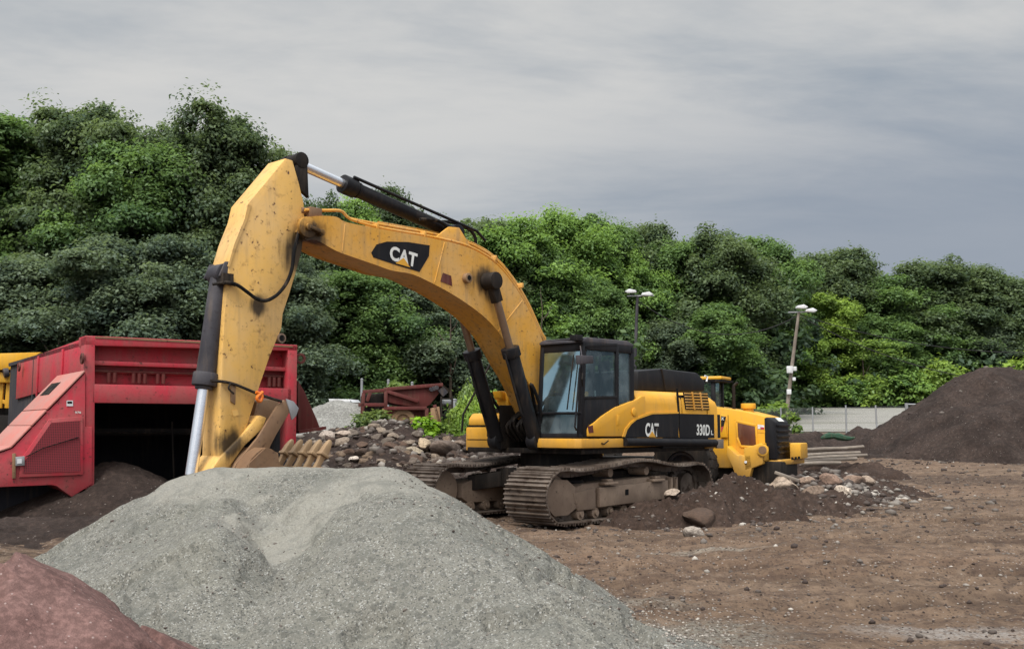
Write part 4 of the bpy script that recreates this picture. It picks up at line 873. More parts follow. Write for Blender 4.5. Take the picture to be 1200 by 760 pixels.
# gravel
t = NT('grey_stone_dust'); v = t.pos()
pa = t.n('ShaderNodeAttribute', attribute_name='pale').outputs['Fac']
n1 = t.noise(v, 1.2, 5, .6); n2 = t.noise(v, 70, 3, .75); n3 = t.noise(v, 8, 5, .7); vo = t.n('ShaderNodeTexVoronoi', {'Vector': v, 'Scale': 105.0}); r = t.xyz(vo.outputs['Color'])[0]; vo2 = t.n('ShaderNodeTexVoronoi', {'Vector': v, 'Scale': 26.0}); r2 = t.xyz(vo2.outputs['Color'])[1]
grain = t.mix(r, (.135, .129, .110), (.235, .225, .194)); grain = t.mix(t.math('GREATER_THAN', r, .92), grain, (.34, .335, .31)); grain = t.mix(t.math('LESS_THAN', r, .10), grain, (.07, .07, .066)); grain = t.mix(t.math('MULTIPLY', t.math('LESS_THAN', r2, .1), .5), grain, (.06, .06, .055))
grain = t.mix(t.step(n3, .42, .6, .25, 0), grain, (.13, .127, .115))
fine = t.mix(r, (.212, .200, .172), (.275, .262, .226)); fine = t.mix(t.step(n3, .3, .6, .2, 0), fine, (.2, .2, .19))
pa = t.math('MULTIPLY', pa, t.step(t.math('ADD', n3, t.math('MULTIPLY', n2, .3)), .42, .68, .35, .9)); col = t.mix(pa, grain, fine); col = t.mix(t.step(n1, .35, .7, .0, .14), col, (.24, .235, .18))
nq = t.noise(v, 3.1, 6, .7, .5); col = t.mix(t.step(nq, .48, .66, 0., .5), col, (.12, .12, .105)); col = t.mix(t.step(nq, .42, .3, 0., .3), col, (.28, .275, .24))
b = t.bump(t.math('ADD', t.math('MULTIPLY', r, t.math('SUBTRACT', 1.15, pa)), t.math('MULTIPLY', n2, .5)), .55, .018)
b = t.bump(t.math('ADD', n3, nq), .5, .08, b)
M['gravel'] = t.out(t.pbsdf(Base_Color=col, Roughness=.95, Normal=b, Specular_IOR_Level=.15))
M['gravelfar'] = soil('pale_gravel', (.27, .26, .235), (.36, .35, .32), (.48, .47, .44), 1.6, .6, .6)
M['redgravel'] = soil('red_stone_dust', (.19, .105, .092), (.26, .15, .132), (.30, .22, .20), 2.6, .6, .84)
t = NT('rock'); v = t.obj(); oi = t.n('ShaderNodeObjectInfo'); n1 = t.noise(v, 2.2, 6, .7); n2 = t.noise(v, 11, 5, .7)
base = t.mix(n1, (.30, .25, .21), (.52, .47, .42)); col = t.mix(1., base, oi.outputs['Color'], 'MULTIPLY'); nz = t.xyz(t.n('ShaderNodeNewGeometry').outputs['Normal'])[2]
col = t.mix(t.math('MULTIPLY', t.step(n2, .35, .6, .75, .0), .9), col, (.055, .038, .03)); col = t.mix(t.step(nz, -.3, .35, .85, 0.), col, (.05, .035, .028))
M['rock'] = t.out(t.pbsdf(Base_Color=col, Roughness=.85, Normal=t.bump(t.math('ADD', n1, n2), .5, .06), Specular_IOR_Level=.25))
t = NT('stone_scatter'); a_ = t.n('ShaderNodeAttribute', attribute_name='tone').outputs['Fac']; col = t.mix(a_, (.045, .03, .024), (.42, .38, .33))
M['stones'] = t.out(t.pbsdf(Base_Color=col, Roughness=.9))
# ================================================================== heaps
def heap(name, cones, box, res, mat, label, cat, slope=.6, amp=.06, nscale=1.2, seed=1, fine=.02, attr=None, group=None, base=None, k=.12, extra=None, rough=1.):
    x0, x1, y0, y1 = box; xs = np.arange(x0, x1, res); ys_ = np.arange(y0, y1, res); X, Y = np.meshgrid(xs, ys_)
    wx = X+amp*1.8*fbm(X*nscale*.7, Y*nscale*.7, seed+50, 3); wy = Y+amp*1.8*fbm(X*nscale*.7, Y*nscale*.7, seed+60, 3)
    Z = None; best = None
    hs = []
    for c in cones:
        (ax, ay, ah, bx_, by_, bh, r0) = c[:7]; sl = c[7] if len(c) > 7 else slope
        dx, dy = bx_-ax, by_-ay; L2 = dx*dx+dy*dy+1e-9; t = np.clip(((wx-ax)*dx+(wy-ay)*dy)/L2, 0, 1)
        d = np.hypot(wx-ax-dx*t, wy-ay-dy*t); hs.append(ah+(bh-ah)*t-sl*(np.sqrt(d*d+r0*r0)-r0))
    H = np.stack(hs); mx = H.max(0); Z = mx+k*np.log(np.exp((H-mx)/k).sum(0)) if k else mx
    B = ghb(X, Y) if base is None else base(X, Y)
    Z = Z+amp*fbm(X*nscale, Y*nscale, seed, 5)+fine*fbm(X*nscale*6, Y*nscale*6, seed+5, 4)*rough
    if extra: Z = extra(X, Y, Z, H)
    keep = Z > B-.15; Zc = np.maximum(Z, B-.2)
    ny, nx = X.shape; idx = np.arange(nx*ny).reshape(ny, nx)
    f = np.stack([idx[:-1, :-1], idx[:-1, 1:], idx[1:, 1:], idx[1:, :-1]], -1).reshape(-1, 4)
    kk = (keep[:-1, :-1] | keep[1:, 1:] | keep[:-1, 1:] | keep[1:, :-1]).reshape(-1); f = f[kk]
    v = np.stack([X, Y, Zc], -1).reshape(-1, 3); u = np.unique(f); mp = np.full(len(v), -1); mp[u] = np.arange(len(u))
    at_ = None
    if attr: at_ = {'pale': ('POINT', attr(X, Y, Z, H).reshape(-1)[u])}
    o = np_mesh(name, v[u], mp[f], M[mat], smooth=True, attrs=at_, label=label, cat=cat, group=group)
    return o, (lambda x, y: float(Z[min(max(int((y-y0)/res), 0), ny-1), min(max(int((x-x0)/res), 0), nx-1)]))
# foreground stone dust pile
gc = [(-2.85, 10.2, 1.20, -1.35, 10.0, 1.19, .45), (-1.35, 10.0, 1.19, -.9, 9.1, 1.04, .35), (-2.42, 8.3, .83, -2.6, 9.4, .98, .12), (-1.5, 8.95, 1.03, -.75, 8.4, .97, .16), (-.75, 8.3, .95, .38, 7.3, .42, .35), (.38, 7.3, .44, 1.45, 6.95, .08, .3, .36), (-3.2, 9.2, .72, -2.6, 7.6, .38, .3)]
def gex(X, Y, Z, H):
    # rills running down slope
    r = fbm(X*5+Y*1.3, Y*.9, 77, 3); Z = Z+.018*r*np.clip(1.3-Z, 0, 1)
    # scooped hollow between the two front lobes, small slumps
    d = ((X+1.75)/.42)**2+((Y-8.75)/.7)**2; Z = Z-.15*np.exp(-d)
    s = fbm(X*2.3, Y*2.3, 31, 4); Z = Z-.10*np.clip((s-.10)/.03, 0, 1)*np.clip(1.15-Z, 0, 1)*1.2
    Z = Z+.028*fbm(X*3.6, Y*3.6, 35, 4)*np.clip(1.3-Z, 0, 1)
    q = np.abs(fbm(X*1.7+Y*.9, Y*.5, 39, 2)); Z = Z-.06*np.clip(1-q/.05, 0, 1)*np.clip(1.05-Z, 0, 1)*np.clip(Z, 0, .5)*2
    return Z
def gpale(X, Y, Z, H):
    n = fbm(X*1.6, Y*1.6, 41, 4); ridge = np.maximum(H[0], H[1])
    p = np.clip((ridge-np.maximum.reduce([H[2], H[3], H[4]])+.04+.16*n)/.05, 0, 1)*np.clip((Z-.93+.22*n)/.07, 0, 1)
    hol = 1.2-np.sqrt(((X+1.82-.3*(Y-8.9))/.42)**2+((Y-9.0)/.75)**2)+.9*n; p = np.maximum(p, np.clip(hol/.12, 0, 1))
    dark = np.exp(-(((X+2.0)/.55)**2+((Y-9.75-.25*(X+2))/.16)**2))*1.3; return np.clip(p-dark, 0, 1)
gp, gpz = heap('gravel_pile', gc, (-6.2, 2.6, 5.6, 13.2), .03, 'gravel', 'big grey pile of fine gravel filling the foreground', 'gravel pile', slope=.63, amp=.05, nscale=1.1, seed=11, fine=.014, attr=gpale, k=.02, extra=gex)
def rex(X, Y, Z, H):
    s = fbm(X*3.1+Y, Y*3.1, 32, 4); return Z-.06*np.clip((s-.05)/.04, 0, 1)-.1*np.clip(s, 0, 1)
rp, rpz = heap('red_stone_pile', [(-4.2, 5.5, 1.12, -2.85, 5.3, 1.0, .35, .7), (-2.85, 5.3, 1.0, -2.1, 5.15, .66, .25, .85)], (-6.2, -.9, 3.4, 7.6), .025, 'redgravel', 'dull red stone dust pile in the near left corner', 'gravel pile', slope=.55, amp=.06, nscale=1.3, seed=23, fine=.02, k=.06, extra=rex)
sm, smz = heap('soil_mound', [(21.0, 45, 4.15, 24.5, 46, 3.95, .5), (17.5, 42.5, 1.1, 21, 43.5, 1.6, .5, .6)], (7, 38, 34, 56), .12, 'soil', 'tall dark brown mound of screened topsoil at the right edge', 'soil mound', slope=.66, amp=.34, nscale=.6, seed=5, fine=.12)
zz_ = .15
th_, thz = heap('soil_heap', [(2.35, 18.0, .26, 3.1, 18.15, .38, .25, .5), (3.2, 18.2, .42, 4.2, 19.1, .56, .25, .5), (4.2, 19.1, .52, 5.5, 19.6, .30, .3, .4)], (.8, 7.6, 15.6, 21.5), .035, 'soilred', 'low dark soil heap with stones banked against the rear of the near track', 'soil heap', amp=.17, nscale=2.1, seed=9, fine=.10)
rh, rhz = heap('soil_heap', [(-4.4, 25.5, 1.45, -3.0, 25.2, 1.65, .5, .7), (-3.0, 25.2, 1.62, -1.2, 25.4, 1.30, .4, .6), (-5.3, 24.6, 1.25, -4.4, 25.5, 1.4, .4, .6), (-1.2, 25.4, 1.3, 1.2, 26.5, 1.0, .4, .4)], (-9, 4.5, 20.5, 29.5), .06, 'soil', 'dark soil bank strewn with rocks behind the bucket and the gravel pile', 'soil heap', amp=.2, nscale=1.2, seed=14, fine=.06, base=lambda X, Y: ghb(X, Y))
ug, _ = heap('soil_heap', [(-7.7, 19.4, .82, -7.2, 18.9, .86, .2, .6), (-7.2, 18.9, .86, -6.2, 17.6, .35, .3, .5), (-9.5, 15.2, .12, -7.6, 15.4, .20, .4, .3), (-7.6, 15.4, .2, -5.6, 16.0, .25, .4, .3)], (-13, -3.5, 13.5, 20.5), .045, 'soil', 'dark brown soil heap spilling out under the red plant', 'soil heap', amp=.09, nscale=1.5, seed=19, fine=.03)
pg, _ = heap('gravel_heap', [(-5.3, 31, 2.3, -4.7, 31, 2.25, .3, .62), (-6.8, 31, 1.9, -5.3, 31, 2.25, .3, .6)], (-11, .5, 27, 35), .08, 'gravelfar', 'small pale grey gravel heap behind the rocks, right of the red plant', 'gravel heap', amp=.12, nscale=1., seed=29, fine=.03)
rb, rbz = heap('rubble_heap', [(5.9, 22.2, .38, 6.6, 22.4, .42, .3, .4), (7.1, 24.4, .46, 8.6, 24.8, .40, .3, .35), (6.4, 22.6, .32, 7.4, 24.4, .38, .3, .35)], (3.8, 11.5, 19.5, 28), .05, 'soilred', 'spread of broken concrete rubble and soil right of the wheel loader', 'rubble heap', amp=.11, nscale=1.6, seed=37, fine=.06)
fb, _ = heap('soil_bank', [(14.2, 47.5, 1.2, 18, 48, 1.5, .4, .35), (9.5, 46, .85, 14.2, 47.5, 1.2, .4, .35)], (5, 22, 40, 54), .12, 'soil', 'low dark soil bank running along in front of the chain link fence', 'soil bank', amp=.38, nscale=.8, seed=43, fine=.08)
# ================================================================== rocks
def rock_mesh(seed, sub=3, flat=.8, rough=.35):
    bm = bmesh.new(); bmesh.ops.create_icosphere(bm, subdivisions=sub, radius=.5); rnd = random.Random(seed)
    pl_ = []
    for _ in range(11):
        n = Vector((rnd.gauss(0, 1), rnd.gauss(0, 1), rnd.gauss(0, 1))).normalized(); pl_.append((n, rnd.uniform(.26, .44)))
    from mathutils import noise as mn
    off = Vector((seed*3.1, seed*1.7, 0))
    for v in bm.verts:
        for n, d in pl_:
            e = v.co.dot(n)-d
            if e > 0: v.co -= n*e*.9
        v.co += v.co.normalized()*mn.fractal(v.co*3+off, 1., 2., 4)*.05*rough*3; v.co.z *= flat
    me = bpy.data.meshes.new('rock_shape'); bm.to_mesh(me); bm.free(); me.materials.append(M['rock']); me.shade_smooth(); me.set_sharp_from_angle(angle=R(38)); return me
RM = [rock_mesh(i, 3, .75) for i in range(7)]
def rock(loc, size, tone, label, group=None, i=None, nm='rock', cat='rock', stretch=(1, 1, 1)):
    o = bpy.data.objects.new(nm, random.choice(RM) if i is None else RM[i]); COL.objects.link(o); o.location = loc; o.scale = tuple(size*s for s in stretch); o.rotation_euler = (random.uniform(-.3, .3), random.uniform(-.3, .3), random.uniform(0, 6.28))
    o.color = tuple(tone)+(1,); return tag(o, label, cat, group)
def depth_of(py, Y0, fn, px):
    """first ground hit of a sight line on a heap function"""
    for Y in np.arange(Y0-3.5, Y0+6, .05):
        p = at(px, py, Y)
        if p.z <= max(fn(p.x, p.y), g1(p.x, p.y)): return p
    return at(px, py, Y0)
p = depth_of(612, 17.5, thz, 826); rock(p+Vector((0, .15, .03)), .78, (.22, .16, .13), 'large dark brown boulder at the foot of the soil heap behind the track', stretch=(1, .9, .62), i=2, nm='boulder', cat='boulder')
p = depth_of(628, 17.0, thz, 814); rock(p+Vector((0, 0, .03)), .34, (.95, .93, .9), 'small white-topped stone in front of the dark boulder', i=1, stretch=(1.1, .9, .9))
p = depth_of(582, 18.6, thz, 788); rock(p+Vector((0, 0, .04)), .30, (1.0, .9, .8), 'pale stone lying on the soil against the near track', i=4)
for (px, py, s, tn, lb, i) in ((992, 578, .42, (1.5, 1.42, 1.3), 'upright whitish stone in the middle of the rubble', 3), (919, 571, .75, (1.0, .88, .76), 'broad tan slab of broken concrete nearest the loader', 0), (905, 575, .5, (.9, .78, .68), 'tan rock just left of the broad slab by the loader', 5), (1018, 566, .5, (.85, .75, .66), 'flat tan rock at the right end of the rubble', 6), (975, 566, .55, (.6, .45, .38), 'brown rock left of the whitish upright stone', 2), (1003, 567, .6, (.62, .48, .4), 'large brown rock right behind the whitish upright stone', 1), (945, 566, .45, (.75, .6, .5), 'medium rock between the slab and the brown rocks', 4), (955, 579, .5, (.55, .45, .38), 'low dark rock at the front of the rubble', 3), (909, 599, .24, (1.3, 1.2, 1.1), 'small pale stone on bare soil below the rubble', 1), (878, 599, .2, (1.2, 1.1, 1.), 'small pale stone on the soil heap right of the boulder', 5), (929, 588, .3, (.9, .8, .7), 'grey tan stone below the broad concrete slab', 6)):
    p = depth_of(py, 22.5, rbz, px); rock(p+Vector((0, .1, .03)), s, tn, lb, 'broken rocks in the rubble right of the loader', i, stretch=(1.1, .9, .8))
# angled slab edge leaning on the rubble
a = depth_of(566, 22.5, rbz, 912); b = a+Vector((.0, 0, .30))
sl = MB().bar(at(908, 553, 22.2), at(937, 563, 22.0), .10, .06).build('timber', 'wood', None, bevel=.01); tag(sl, 'short pale board lying across the rubble beside the loader', 'board')
# many rocks on the bank behind the bucket: placed singly
rnd = random.Random(4)
desc = ['pale', 'grey', 'brown', 'tan', 'dark']
tones = [(.68, .61, .53), (.38, .35, .32), (.28, .20, .16), (.46, .37, .29), (.19, .145, .125)]
cnt = 0
for k in range(170):
    px = rnd.uniform(372, 545); topy = np.interp(px, [372, 400, 440, 500, 545], [500, 500, 497, 506, 512]); py = topy+rnd.random()**.8*(548-topy)*.95+2
    p = depth_of(py, 25, rhz, px)
    s = rnd.choice([.12, .17, .22, .28, .36]) if k > 14 else rnd.uniform(.34, .5)
    j = rnd.choices(range(5), [1.6, 2, 3.5, 1.8, 4])[0]
    o = rock(p+Vector((0, .05, s*.0)), s, tones[j], 'loose rock on the dark soil bank behind the bucket', 'loose rocks on the bank behind the bucket', stretch=(1.15, .9, .85))
for (px, py, s, tn, lb) in ((522, 531, .85, (.42, .36, .33), 'largest dark rounded boulder on the bank, just above the far track'), (540, 525, .5, (.5, .42, .36), 'brown boulder on the bank right of the dark rounded one'),(497, 524, .6, (1.2, 1.05, .8), 'yellowish long rock near the top right of the bank'), (484, 531, .42, (.9, .85, .7), 'rounded grey green stone between the pale rocks of the bank'), (414, 541, .34, (1.7, 1.65, 1.6), 'whitest stone low on the bank near the bucket teeth'), (382, 513, .5, (1.0, .94, .9), 'pale grey block at the top left of the bank'), (403, 512, .42, (1.1, 1.0, .92), 'pale jagged rock near the top left of the bank')):
    p = depth_of(py, 25, rhz, px); rock(p+Vector((0, .1, .05)), s, tn, lb, None, nm='boulder' if s > .45 else 'rock', stretch=(1.25, .9, .7))
# ================================================================== stone scatter (uncountable)
def scatter(n, sampler, name, label, tone, zf=g1, seed=1):
    rs = np.random.RandomState(seed); bm = bmesh.new(); bmesh.ops.create_icosphere(bm, subdivisions=1, radius=1); iv = np.array([v.co[:] for v in bm.verts]); bm.faces.ensure_lookup_table(); jf = np.array([[v.index for v in f.verts] for f in bm.faces]); bm.free()
    V = []; Fc = []; T = []
    X, Y, S = sampler(rs, n); Z = zf(X, Y)
    for i in range(n):
        w = iv*(1+rs.uniform(-.35, .35, (len(iv), 1))); w = w*np.array([1, rs.uniform(.6, 1), rs.uniform(.4, .8)])*S[i]; a = rs.uniform(0, 6.28); c, s = math.cos(a), math.sin(a)
        w = np.c_[w[:, 0]*c-w[:, 1]*s, w[:, 0]*s+w[:, 1]*c, w[:, 2]]+np.array([X[i], Y[i], Z[i]+S[i]*.2]); Fc.append(jf+len(iv)*i); V.append(w); T.append(np.full(len(jf), tone(rs)))
    return np_mesh(name, np.concatenate(V), np.concatenate(Fc), M['stones'], attrs={'tone': ('FACE', np.concatenate(T))}, label=label, cat='stones', kind='stuff')
def samp_yard(rs, n):
    Y = 6+36*rs.random_sample(n)**1.5; X = Y*rs.uniform(-.12, .52, n); c = fbm(X*.5, Y*.5, 91, 3); k = c > -.18-.25*rs.random_sample(n)
    X = np.where(k, X, X*.5+4); S = .004+.0009*Y+.035*rs.random_sample(n)**9*(.5+Y/18); return X, Y, S
scatter(4200, samp_yard, 'scattered_stones', 'small stones and clods scattered over the bare yard', lambda rs: rs.choice([.0, .1, .25, .6, .95], p=[.42, .28, .2, .08, .02]), zf=lambda X, Y: ghb(X, Y), seed=3)
def zsafe(fn): return lambda X, Y: np.array([max(fn(x, y), g1(x, y)) for x, y in zip(X, Y)])
scatter(900, lambda rs, n: (rs.uniform(.9, 7.0, n), rs.uniform(16.4, 20.6, n), .012+.05*rs.random_sample(n)**4), 'heap_stones', 'small stones in the soil heap beside the near track', lambda rs: rs.choice([.05, .2, .5, .9], p=[.6, .25, .12, .03]), zf=zsafe(thz), seed=5)
scatter(1300, lambda rs, n: (rs.normal(7.0, 1.15, n), rs.normal(23., 1.3, n), .018+.11*rs.random_sample(n)**4), 'rubble_stones', 'small broken stones among the rubble', lambda rs: rs.choice([.05, .22, .45, .8], p=[.42, .3, .2, .08]), zf=zsafe(rbz), seed=6)
scatter(2600, lambda rs, n: (rs.uniform(-6.6, 1.8, n), rs.uniform(21.5, 26.6, n), .02+.13*rs.random_sample(n)**3), 'bank_stones', 'small stones in the soil bank behind the bucket', lambda rs: rs.choice([.03, .15, .35, .6], p=[.45, .25, .2, .1]), zf=zsafe(rhz), seed=7)
scatter(420, lambda rs, n: (rs.uniform(-4.2, .9, n), rs.uniform(6.6, 10, n), .003+.022*rs.random_sample(n)**9), 'pile_clods', 'dark clods lying on the grey gravel pile', lambda rs: rs.choice([.05, .2]), zf=zsafe(gpz), seed=8)
scatter(420, lambda rs, n: (rs.uniform(14, 26, n), rs.uniform(38.5, 46, n), .025+.10*rs.random_sample(n)**5), 'mound_stones', 'small stones and clods on the tall topsoil mound', lambda rs: rs.choice([.0, .08, .2, .55], p=[.4, .3, .2, .1]), zf=zsafe(smz), seed=9) 
scatter(5200, lambda rs, n: (rs.uniform(-4.4, 1.2, n), 6.4+3.6*rs.random_sample(n), .0035+.011*rs.random_sample(n)**4), 'pile_stones', 'small pale and dark stones lying on the grey gravel pile', lambda rs: rs.choice([.05, .35, .6, .9], p=[.25, .35, .3, .1]), zf=zsafe(gpz), seed=18)
scatter(1500, lambda rs, n: (rs.normal(1.35, .45, n), rs.normal(7.9, .9, n), .004+.014*rs.random_sample(n)**3), 'toe_stones', 'grey stones rolled out at the foot of the gravel pile', lambda rs: rs.choice([.15, .45, .7, .95], p=[.2, .35, .35, .1]), zf=zsafe(gpz), seed=19)
# timber poles stack
for k, (a, b, lb) in enumerate((((925, 531), (1012, 523), 'topmost pale pole'), ((930, 534), (1008, 530), 'second grey pole'), ((926, 538), (1016, 533), 'third pole, the longest,'), ((935, 541), (1004, 537), 'fourth weathered pole'), ((940, 527), (992, 525), 'short thin back pole'), ((938, 543), (985, 542), 'lowest front pole'))):
    Yk = 32-k*.25; p = at(*a, Yk); q_ = at(*b, Yk+.5); o = MB().tube([p, p.lerp(q_, .5)+Vector((0, 0, .01)), q_], [.055, .06, .05], 8).build('timber_pole', 'wood', None)
    tag(o, lb+' in the low stack of long poles right of the loader', 'pole', 'poles stacked right of the loader')
tp_, _ = heap('soil_bank', [(9.0, 32.2, .5, 11.3, 32.6, .42, .4, .4)], (7, 14, 29, 36), .09, 'soilred', 'thin soil layer under the stack of poles', 'soil bank', amp=.22, nscale=1.5, seed=71, fine=.05)
tg = MB(); gx = []
for k in range(9):
    a = at(962+k*5, 513-2.2*math.sin(k*.7)-k*.25, 45); gx.append(a)
tg.tube(gx, [.05, .12, .16, .12, .17, .14, .11, .08, .04], 7); tag(tg.build('tarp_roll', 'green', None), 'crumpled strip of green sheeting lying on the bank before the fence', 'tarp')
# ================================================================== GROUND
rr = np.concatenate([[0.01], np.geomspace(.8, 4, 40)[:-1], np.geomspace(4, 60, 480), np.geomspace(62, 2500, 60)])
aa = np.concatenate([np.linspace(-math.pi, R(-45), 40, endpoint=False), np.linspace(R(-45), R(-8), 160, endpoint=False), np.linspace(R(-8), R(32), 640, endpoint=False), np.linspace(R(32), R(45), 60), np.linspace(R(45), math.pi, 40)[1:]])
Rr, Aa = np.meshgrid(rr, aa, indexing='ij'); X = Rr*np.sin(Aa); Y = Rr*np.cos(Aa); Z = ghb(X, Y)
nr, na = X.shape; idx = np.arange(nr*na).reshape(nr, na)
f = np.stack([idx[:-1, :-1], idx[:-1, 1:], idx[1:, 1:], idx[1:, :-1]], -1).reshape(-1, 4)[:, ::-1]
t = NT('yard_earth'); v = t.pos(); x, y, z = t.xyz(v)
vs_ = t.vmul(v, (.35, 1., 1.)); n0 = t.noise(vs_, .22, 5, .6, .6); n1 = t.noise(vs_, 1.1, 7, .65, .4); n2 = t.noise(v, 6, 7, .7); n3 = t.noise(v, 34, 4, .7); ns = t.noise(t.vmul(v, (.12, 1.6, 1)), 1.2, 5, .65, 1.)
col = t.mix(t.step(n1, .35, .66), (.125, .083, .056), (.235, .163, .112)); col = t.mix(t.step(n0, .42, .62), col, t.mix(n1, (.17, .106, .070), (.255, .175, .12)))
col = t.mix(t.math('MULTIPLY', t.step(ns, .50, .68), .6), col, (.085, .057, .044)); col = t.mix(t.step(n2, .36, .56, .55, 0.), col, (.075, .05, .04)); col = t.mix(t.step(n3, .60, .72, 0, .5), col, (.30, .245, .2))
def patch(cx, cy, rx, ry, c, a, lo=.9, hi=.4):
    global col
    d = t.n('ShaderNodeVectorMath', {0: t.vmul(t.n('ShaderNodeVectorMath', {0: v, 1: (cx, cy, 0)}, operation='SUBTRACT').outputs[0], (1/rx, 1/ry, 0))}, operation='LENGTH').outputs['Value']
    d = t.math('ADD', d, t.math('MULTIPLY', t.math('SUBTRACT', n1, .5), 1.8)); d = t.math('ADD', d, t.math('MULTIPLY', t.math('SUBTRACT', n2, .5), .9)); col = t.mix(t.math('MULTIPLY', t.step(d, hi, lo, a, 0.), t.step(n3, .38, .58, .25, 1.) if c[0] > .2 else 1.), col, c)
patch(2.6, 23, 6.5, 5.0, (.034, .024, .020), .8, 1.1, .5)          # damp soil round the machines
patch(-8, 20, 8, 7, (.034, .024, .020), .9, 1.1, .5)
patch(-5.9, 21.5, 2.6, 3.5, (.008, .007, .007), .95, 1.3, .9)  # deep shade on the tunnel floor, painted into the ground colour
patch(11, 31, 9, 3.0, (.05, .035, .028), .6)
patch(1.35, 8.1, 1.0, .75, (.26, .25, .21), .7, 1.1, .2)            # gravel spilled at the toe
patch(1.15, 9.9, .75, .55, (.28, .265, .22), .65, 1.1, .2)
patch(3.6, 8.4, 1.1, .3, (.36, .33, .30), .9, 1.2, .3)
patch(2.3, 7.2, 1.3, .35, (.22, .135, .06), .6, 1., .3)
patch(2.6, 14.0, 1.1, .16, (.32, .29, .24), .8, 1., .3)
patch(5.6, 8.8, 1.4, .8, (.14, .075, .055), .6, 1., .3)
patch(4.1, 14.5, .8, .14, (.30, .27, .23), .6, 1., .3)
patch(-5, 8.5, 1.8, 2.5, (.12, .085, .075), .6)
gr_ = t.mix(n2, (.035, .065, .015), (.075, .12, .03))
col = t.mix(t.step(t.math('ADD', y, t.math('MULTIPLY', n1, 5)), 72, 74), col, gr_)
rt_ = t.n('ShaderNodeAttribute', attribute_name='rut').outputs['Fac']; col = t.mix(t.math('MULTIPLY', rt_, .6), col, (.065, .044, .034))
va = t.n('ShaderNodeTexVoronoi', {'Vector': v, 'Scale': 30.0}); ra, rb_, _q = t.xyz(va.outputs['Color']); vd = va.outputs['Distance']
sp1 = t.math('MULTIPLY', t.math('LESS_THAN', vd, .42), t.math('GREATER_THAN', ra, .72)); col = t.mix(t.math('MULTIPLY', sp1, .75), col, (.06, .042, .033))
sp2 = t.math('MULTIPLY', t.math('LESS_THAN', vd, .34), t.math('LESS_THAN', ra, .13)); col = t.mix(t.math('MULTIPLY', sp2, .8), col, (.34, .29, .25))
nl = t.noise(v, 2.6, 6, .7, .8); col = t.mix(t.step(nl, .52, .66, 0., .55), col, (.07, .047, .036)); col = t.mix(t.step(nl, .46, .34, 0., .35), col, (.30, .22, .16))
hh = t.math('ADD', t.math('MULTIPLY', n2, 1.), t.math('MULTIPLY', n3, .4)); vr = t.n('ShaderNodeTexVoronoi', {'Vector': v, 'Scale': 11.0}); hh = t.math('ADD', hh, t.math('MULTIPLY', t.math('SUBTRACT', 1, vr.outputs['Distance']), .25))
rgh = t.step(n0, .3, .7, .9, .97)
M['yard'] = t.out(t.pbsdf(Base_Color=col, Roughness=rgh, Normal=t.bump(hh, .9, .09), Specular_IOR_Level=.15))
np_mesh('ground', np.stack([X, Y, Z], -1).reshape(-1, 3), f, M['yard'], smooth=True, kind='structure', attrs={'rut': ('POINT', rutmask(X, Y).reshape(-1))})
# pale lot beyond the fence
xs = np.linspace(-4, 90, 60); ys2 = np.linspace(70, 121, 40); X, Y = np.meshgrid(xs, ys2); Z = gh(X, Y)+.05; ny, nx = X.shape; idx = np.arange(nx*ny).reshape(ny, nx)
t = NT('pale_concrete'); v = t.pos(); n1 = t.noise(v, .25, 5); n2 = t.noise(t.vmul(v, (.25, 1, 1)), .16, 6, .6)
col = t.mix(n1, (.25, .235, .205), (.36, .34, .305)); col = t.mix(t.step(n2, .45, .6, 0, .75), col, (.17, .165, .125)); M['lot'] = t.out(t.pbsdf(Base_Color=col, Roughness=.9))
np_mesh('pavement', np.stack([X, Y, Z], -1).reshape(-1, 3), np.stack([idx[:-1, :-1], idx[:-1, 1:], idx[1:, 1:], idx[1:, :-1]], -1).reshape(-1, 4), M['lot'], smooth=True, kind='structure')
# ================================================================== FOLIAGE
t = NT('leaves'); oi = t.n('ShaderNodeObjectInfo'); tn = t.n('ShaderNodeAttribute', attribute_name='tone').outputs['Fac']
c = t.mix(tn, (.62, .68, .68), (1.75, 1.62, 1.1)); c = t.mix(1., c, oi.outputs['Color'], 'MULTIPLY')  # low tone paints shaded undersides, high tone lit tops, plus random variation
cn = t.n('ShaderNodeAttribute', attribute_name='cn').outputs['Vector']; cn = t.n('ShaderNodeVectorTransform', {0: cn}, vector_type='NORMAL', convert_from='OBJECT', convert_to='WORLD').outputs[0]
gn = t.n('ShaderNodeNewGeometry').outputs['Normal']; dd_ = t.n('ShaderNodeVectorMath', {0: gn, 1: cn}, operation='DOT_PRODUCT').outputs['Value']; sg = t.math('SIGN', dd_)
gn = t.n('ShaderNodeVectorMath', {0: gn, 'Scale': t.math('MULTIPLY', sg, .55)}, operation='SCALE').outputs[0]
cn = t.n('ShaderNodeVectorMath', {0: t.n('ShaderNodeVectorMath', {0: cn, 1: gn}, operation='ADD').outputs[0]}, operation='NORMALIZE').outputs[0]
d = t.n('ShaderNodeBsdfDiffuse', {'Color': c, 'Normal': cn}).outputs[0]; tr = t.n('ShaderNodeBsdfTranslucent', {'Color': t.mix(1., c, (1.2, 1.35, .5), 'MULTIPLY')}).outputs[0]
gl = t.n('ShaderNodeBsdfGlossy', {'Color': (.9, 1, .95, 1), 'Roughness': .45}).outputs[0]
s_ = t.n('ShaderNodeMixShader', {0: .36, 1: d, 2: tr}).outputs[0]; M['leaf'] = t.out(t.n('ShaderNodeMixShader', {0: .018, 1: s_, 2: gl}).outputs[0])
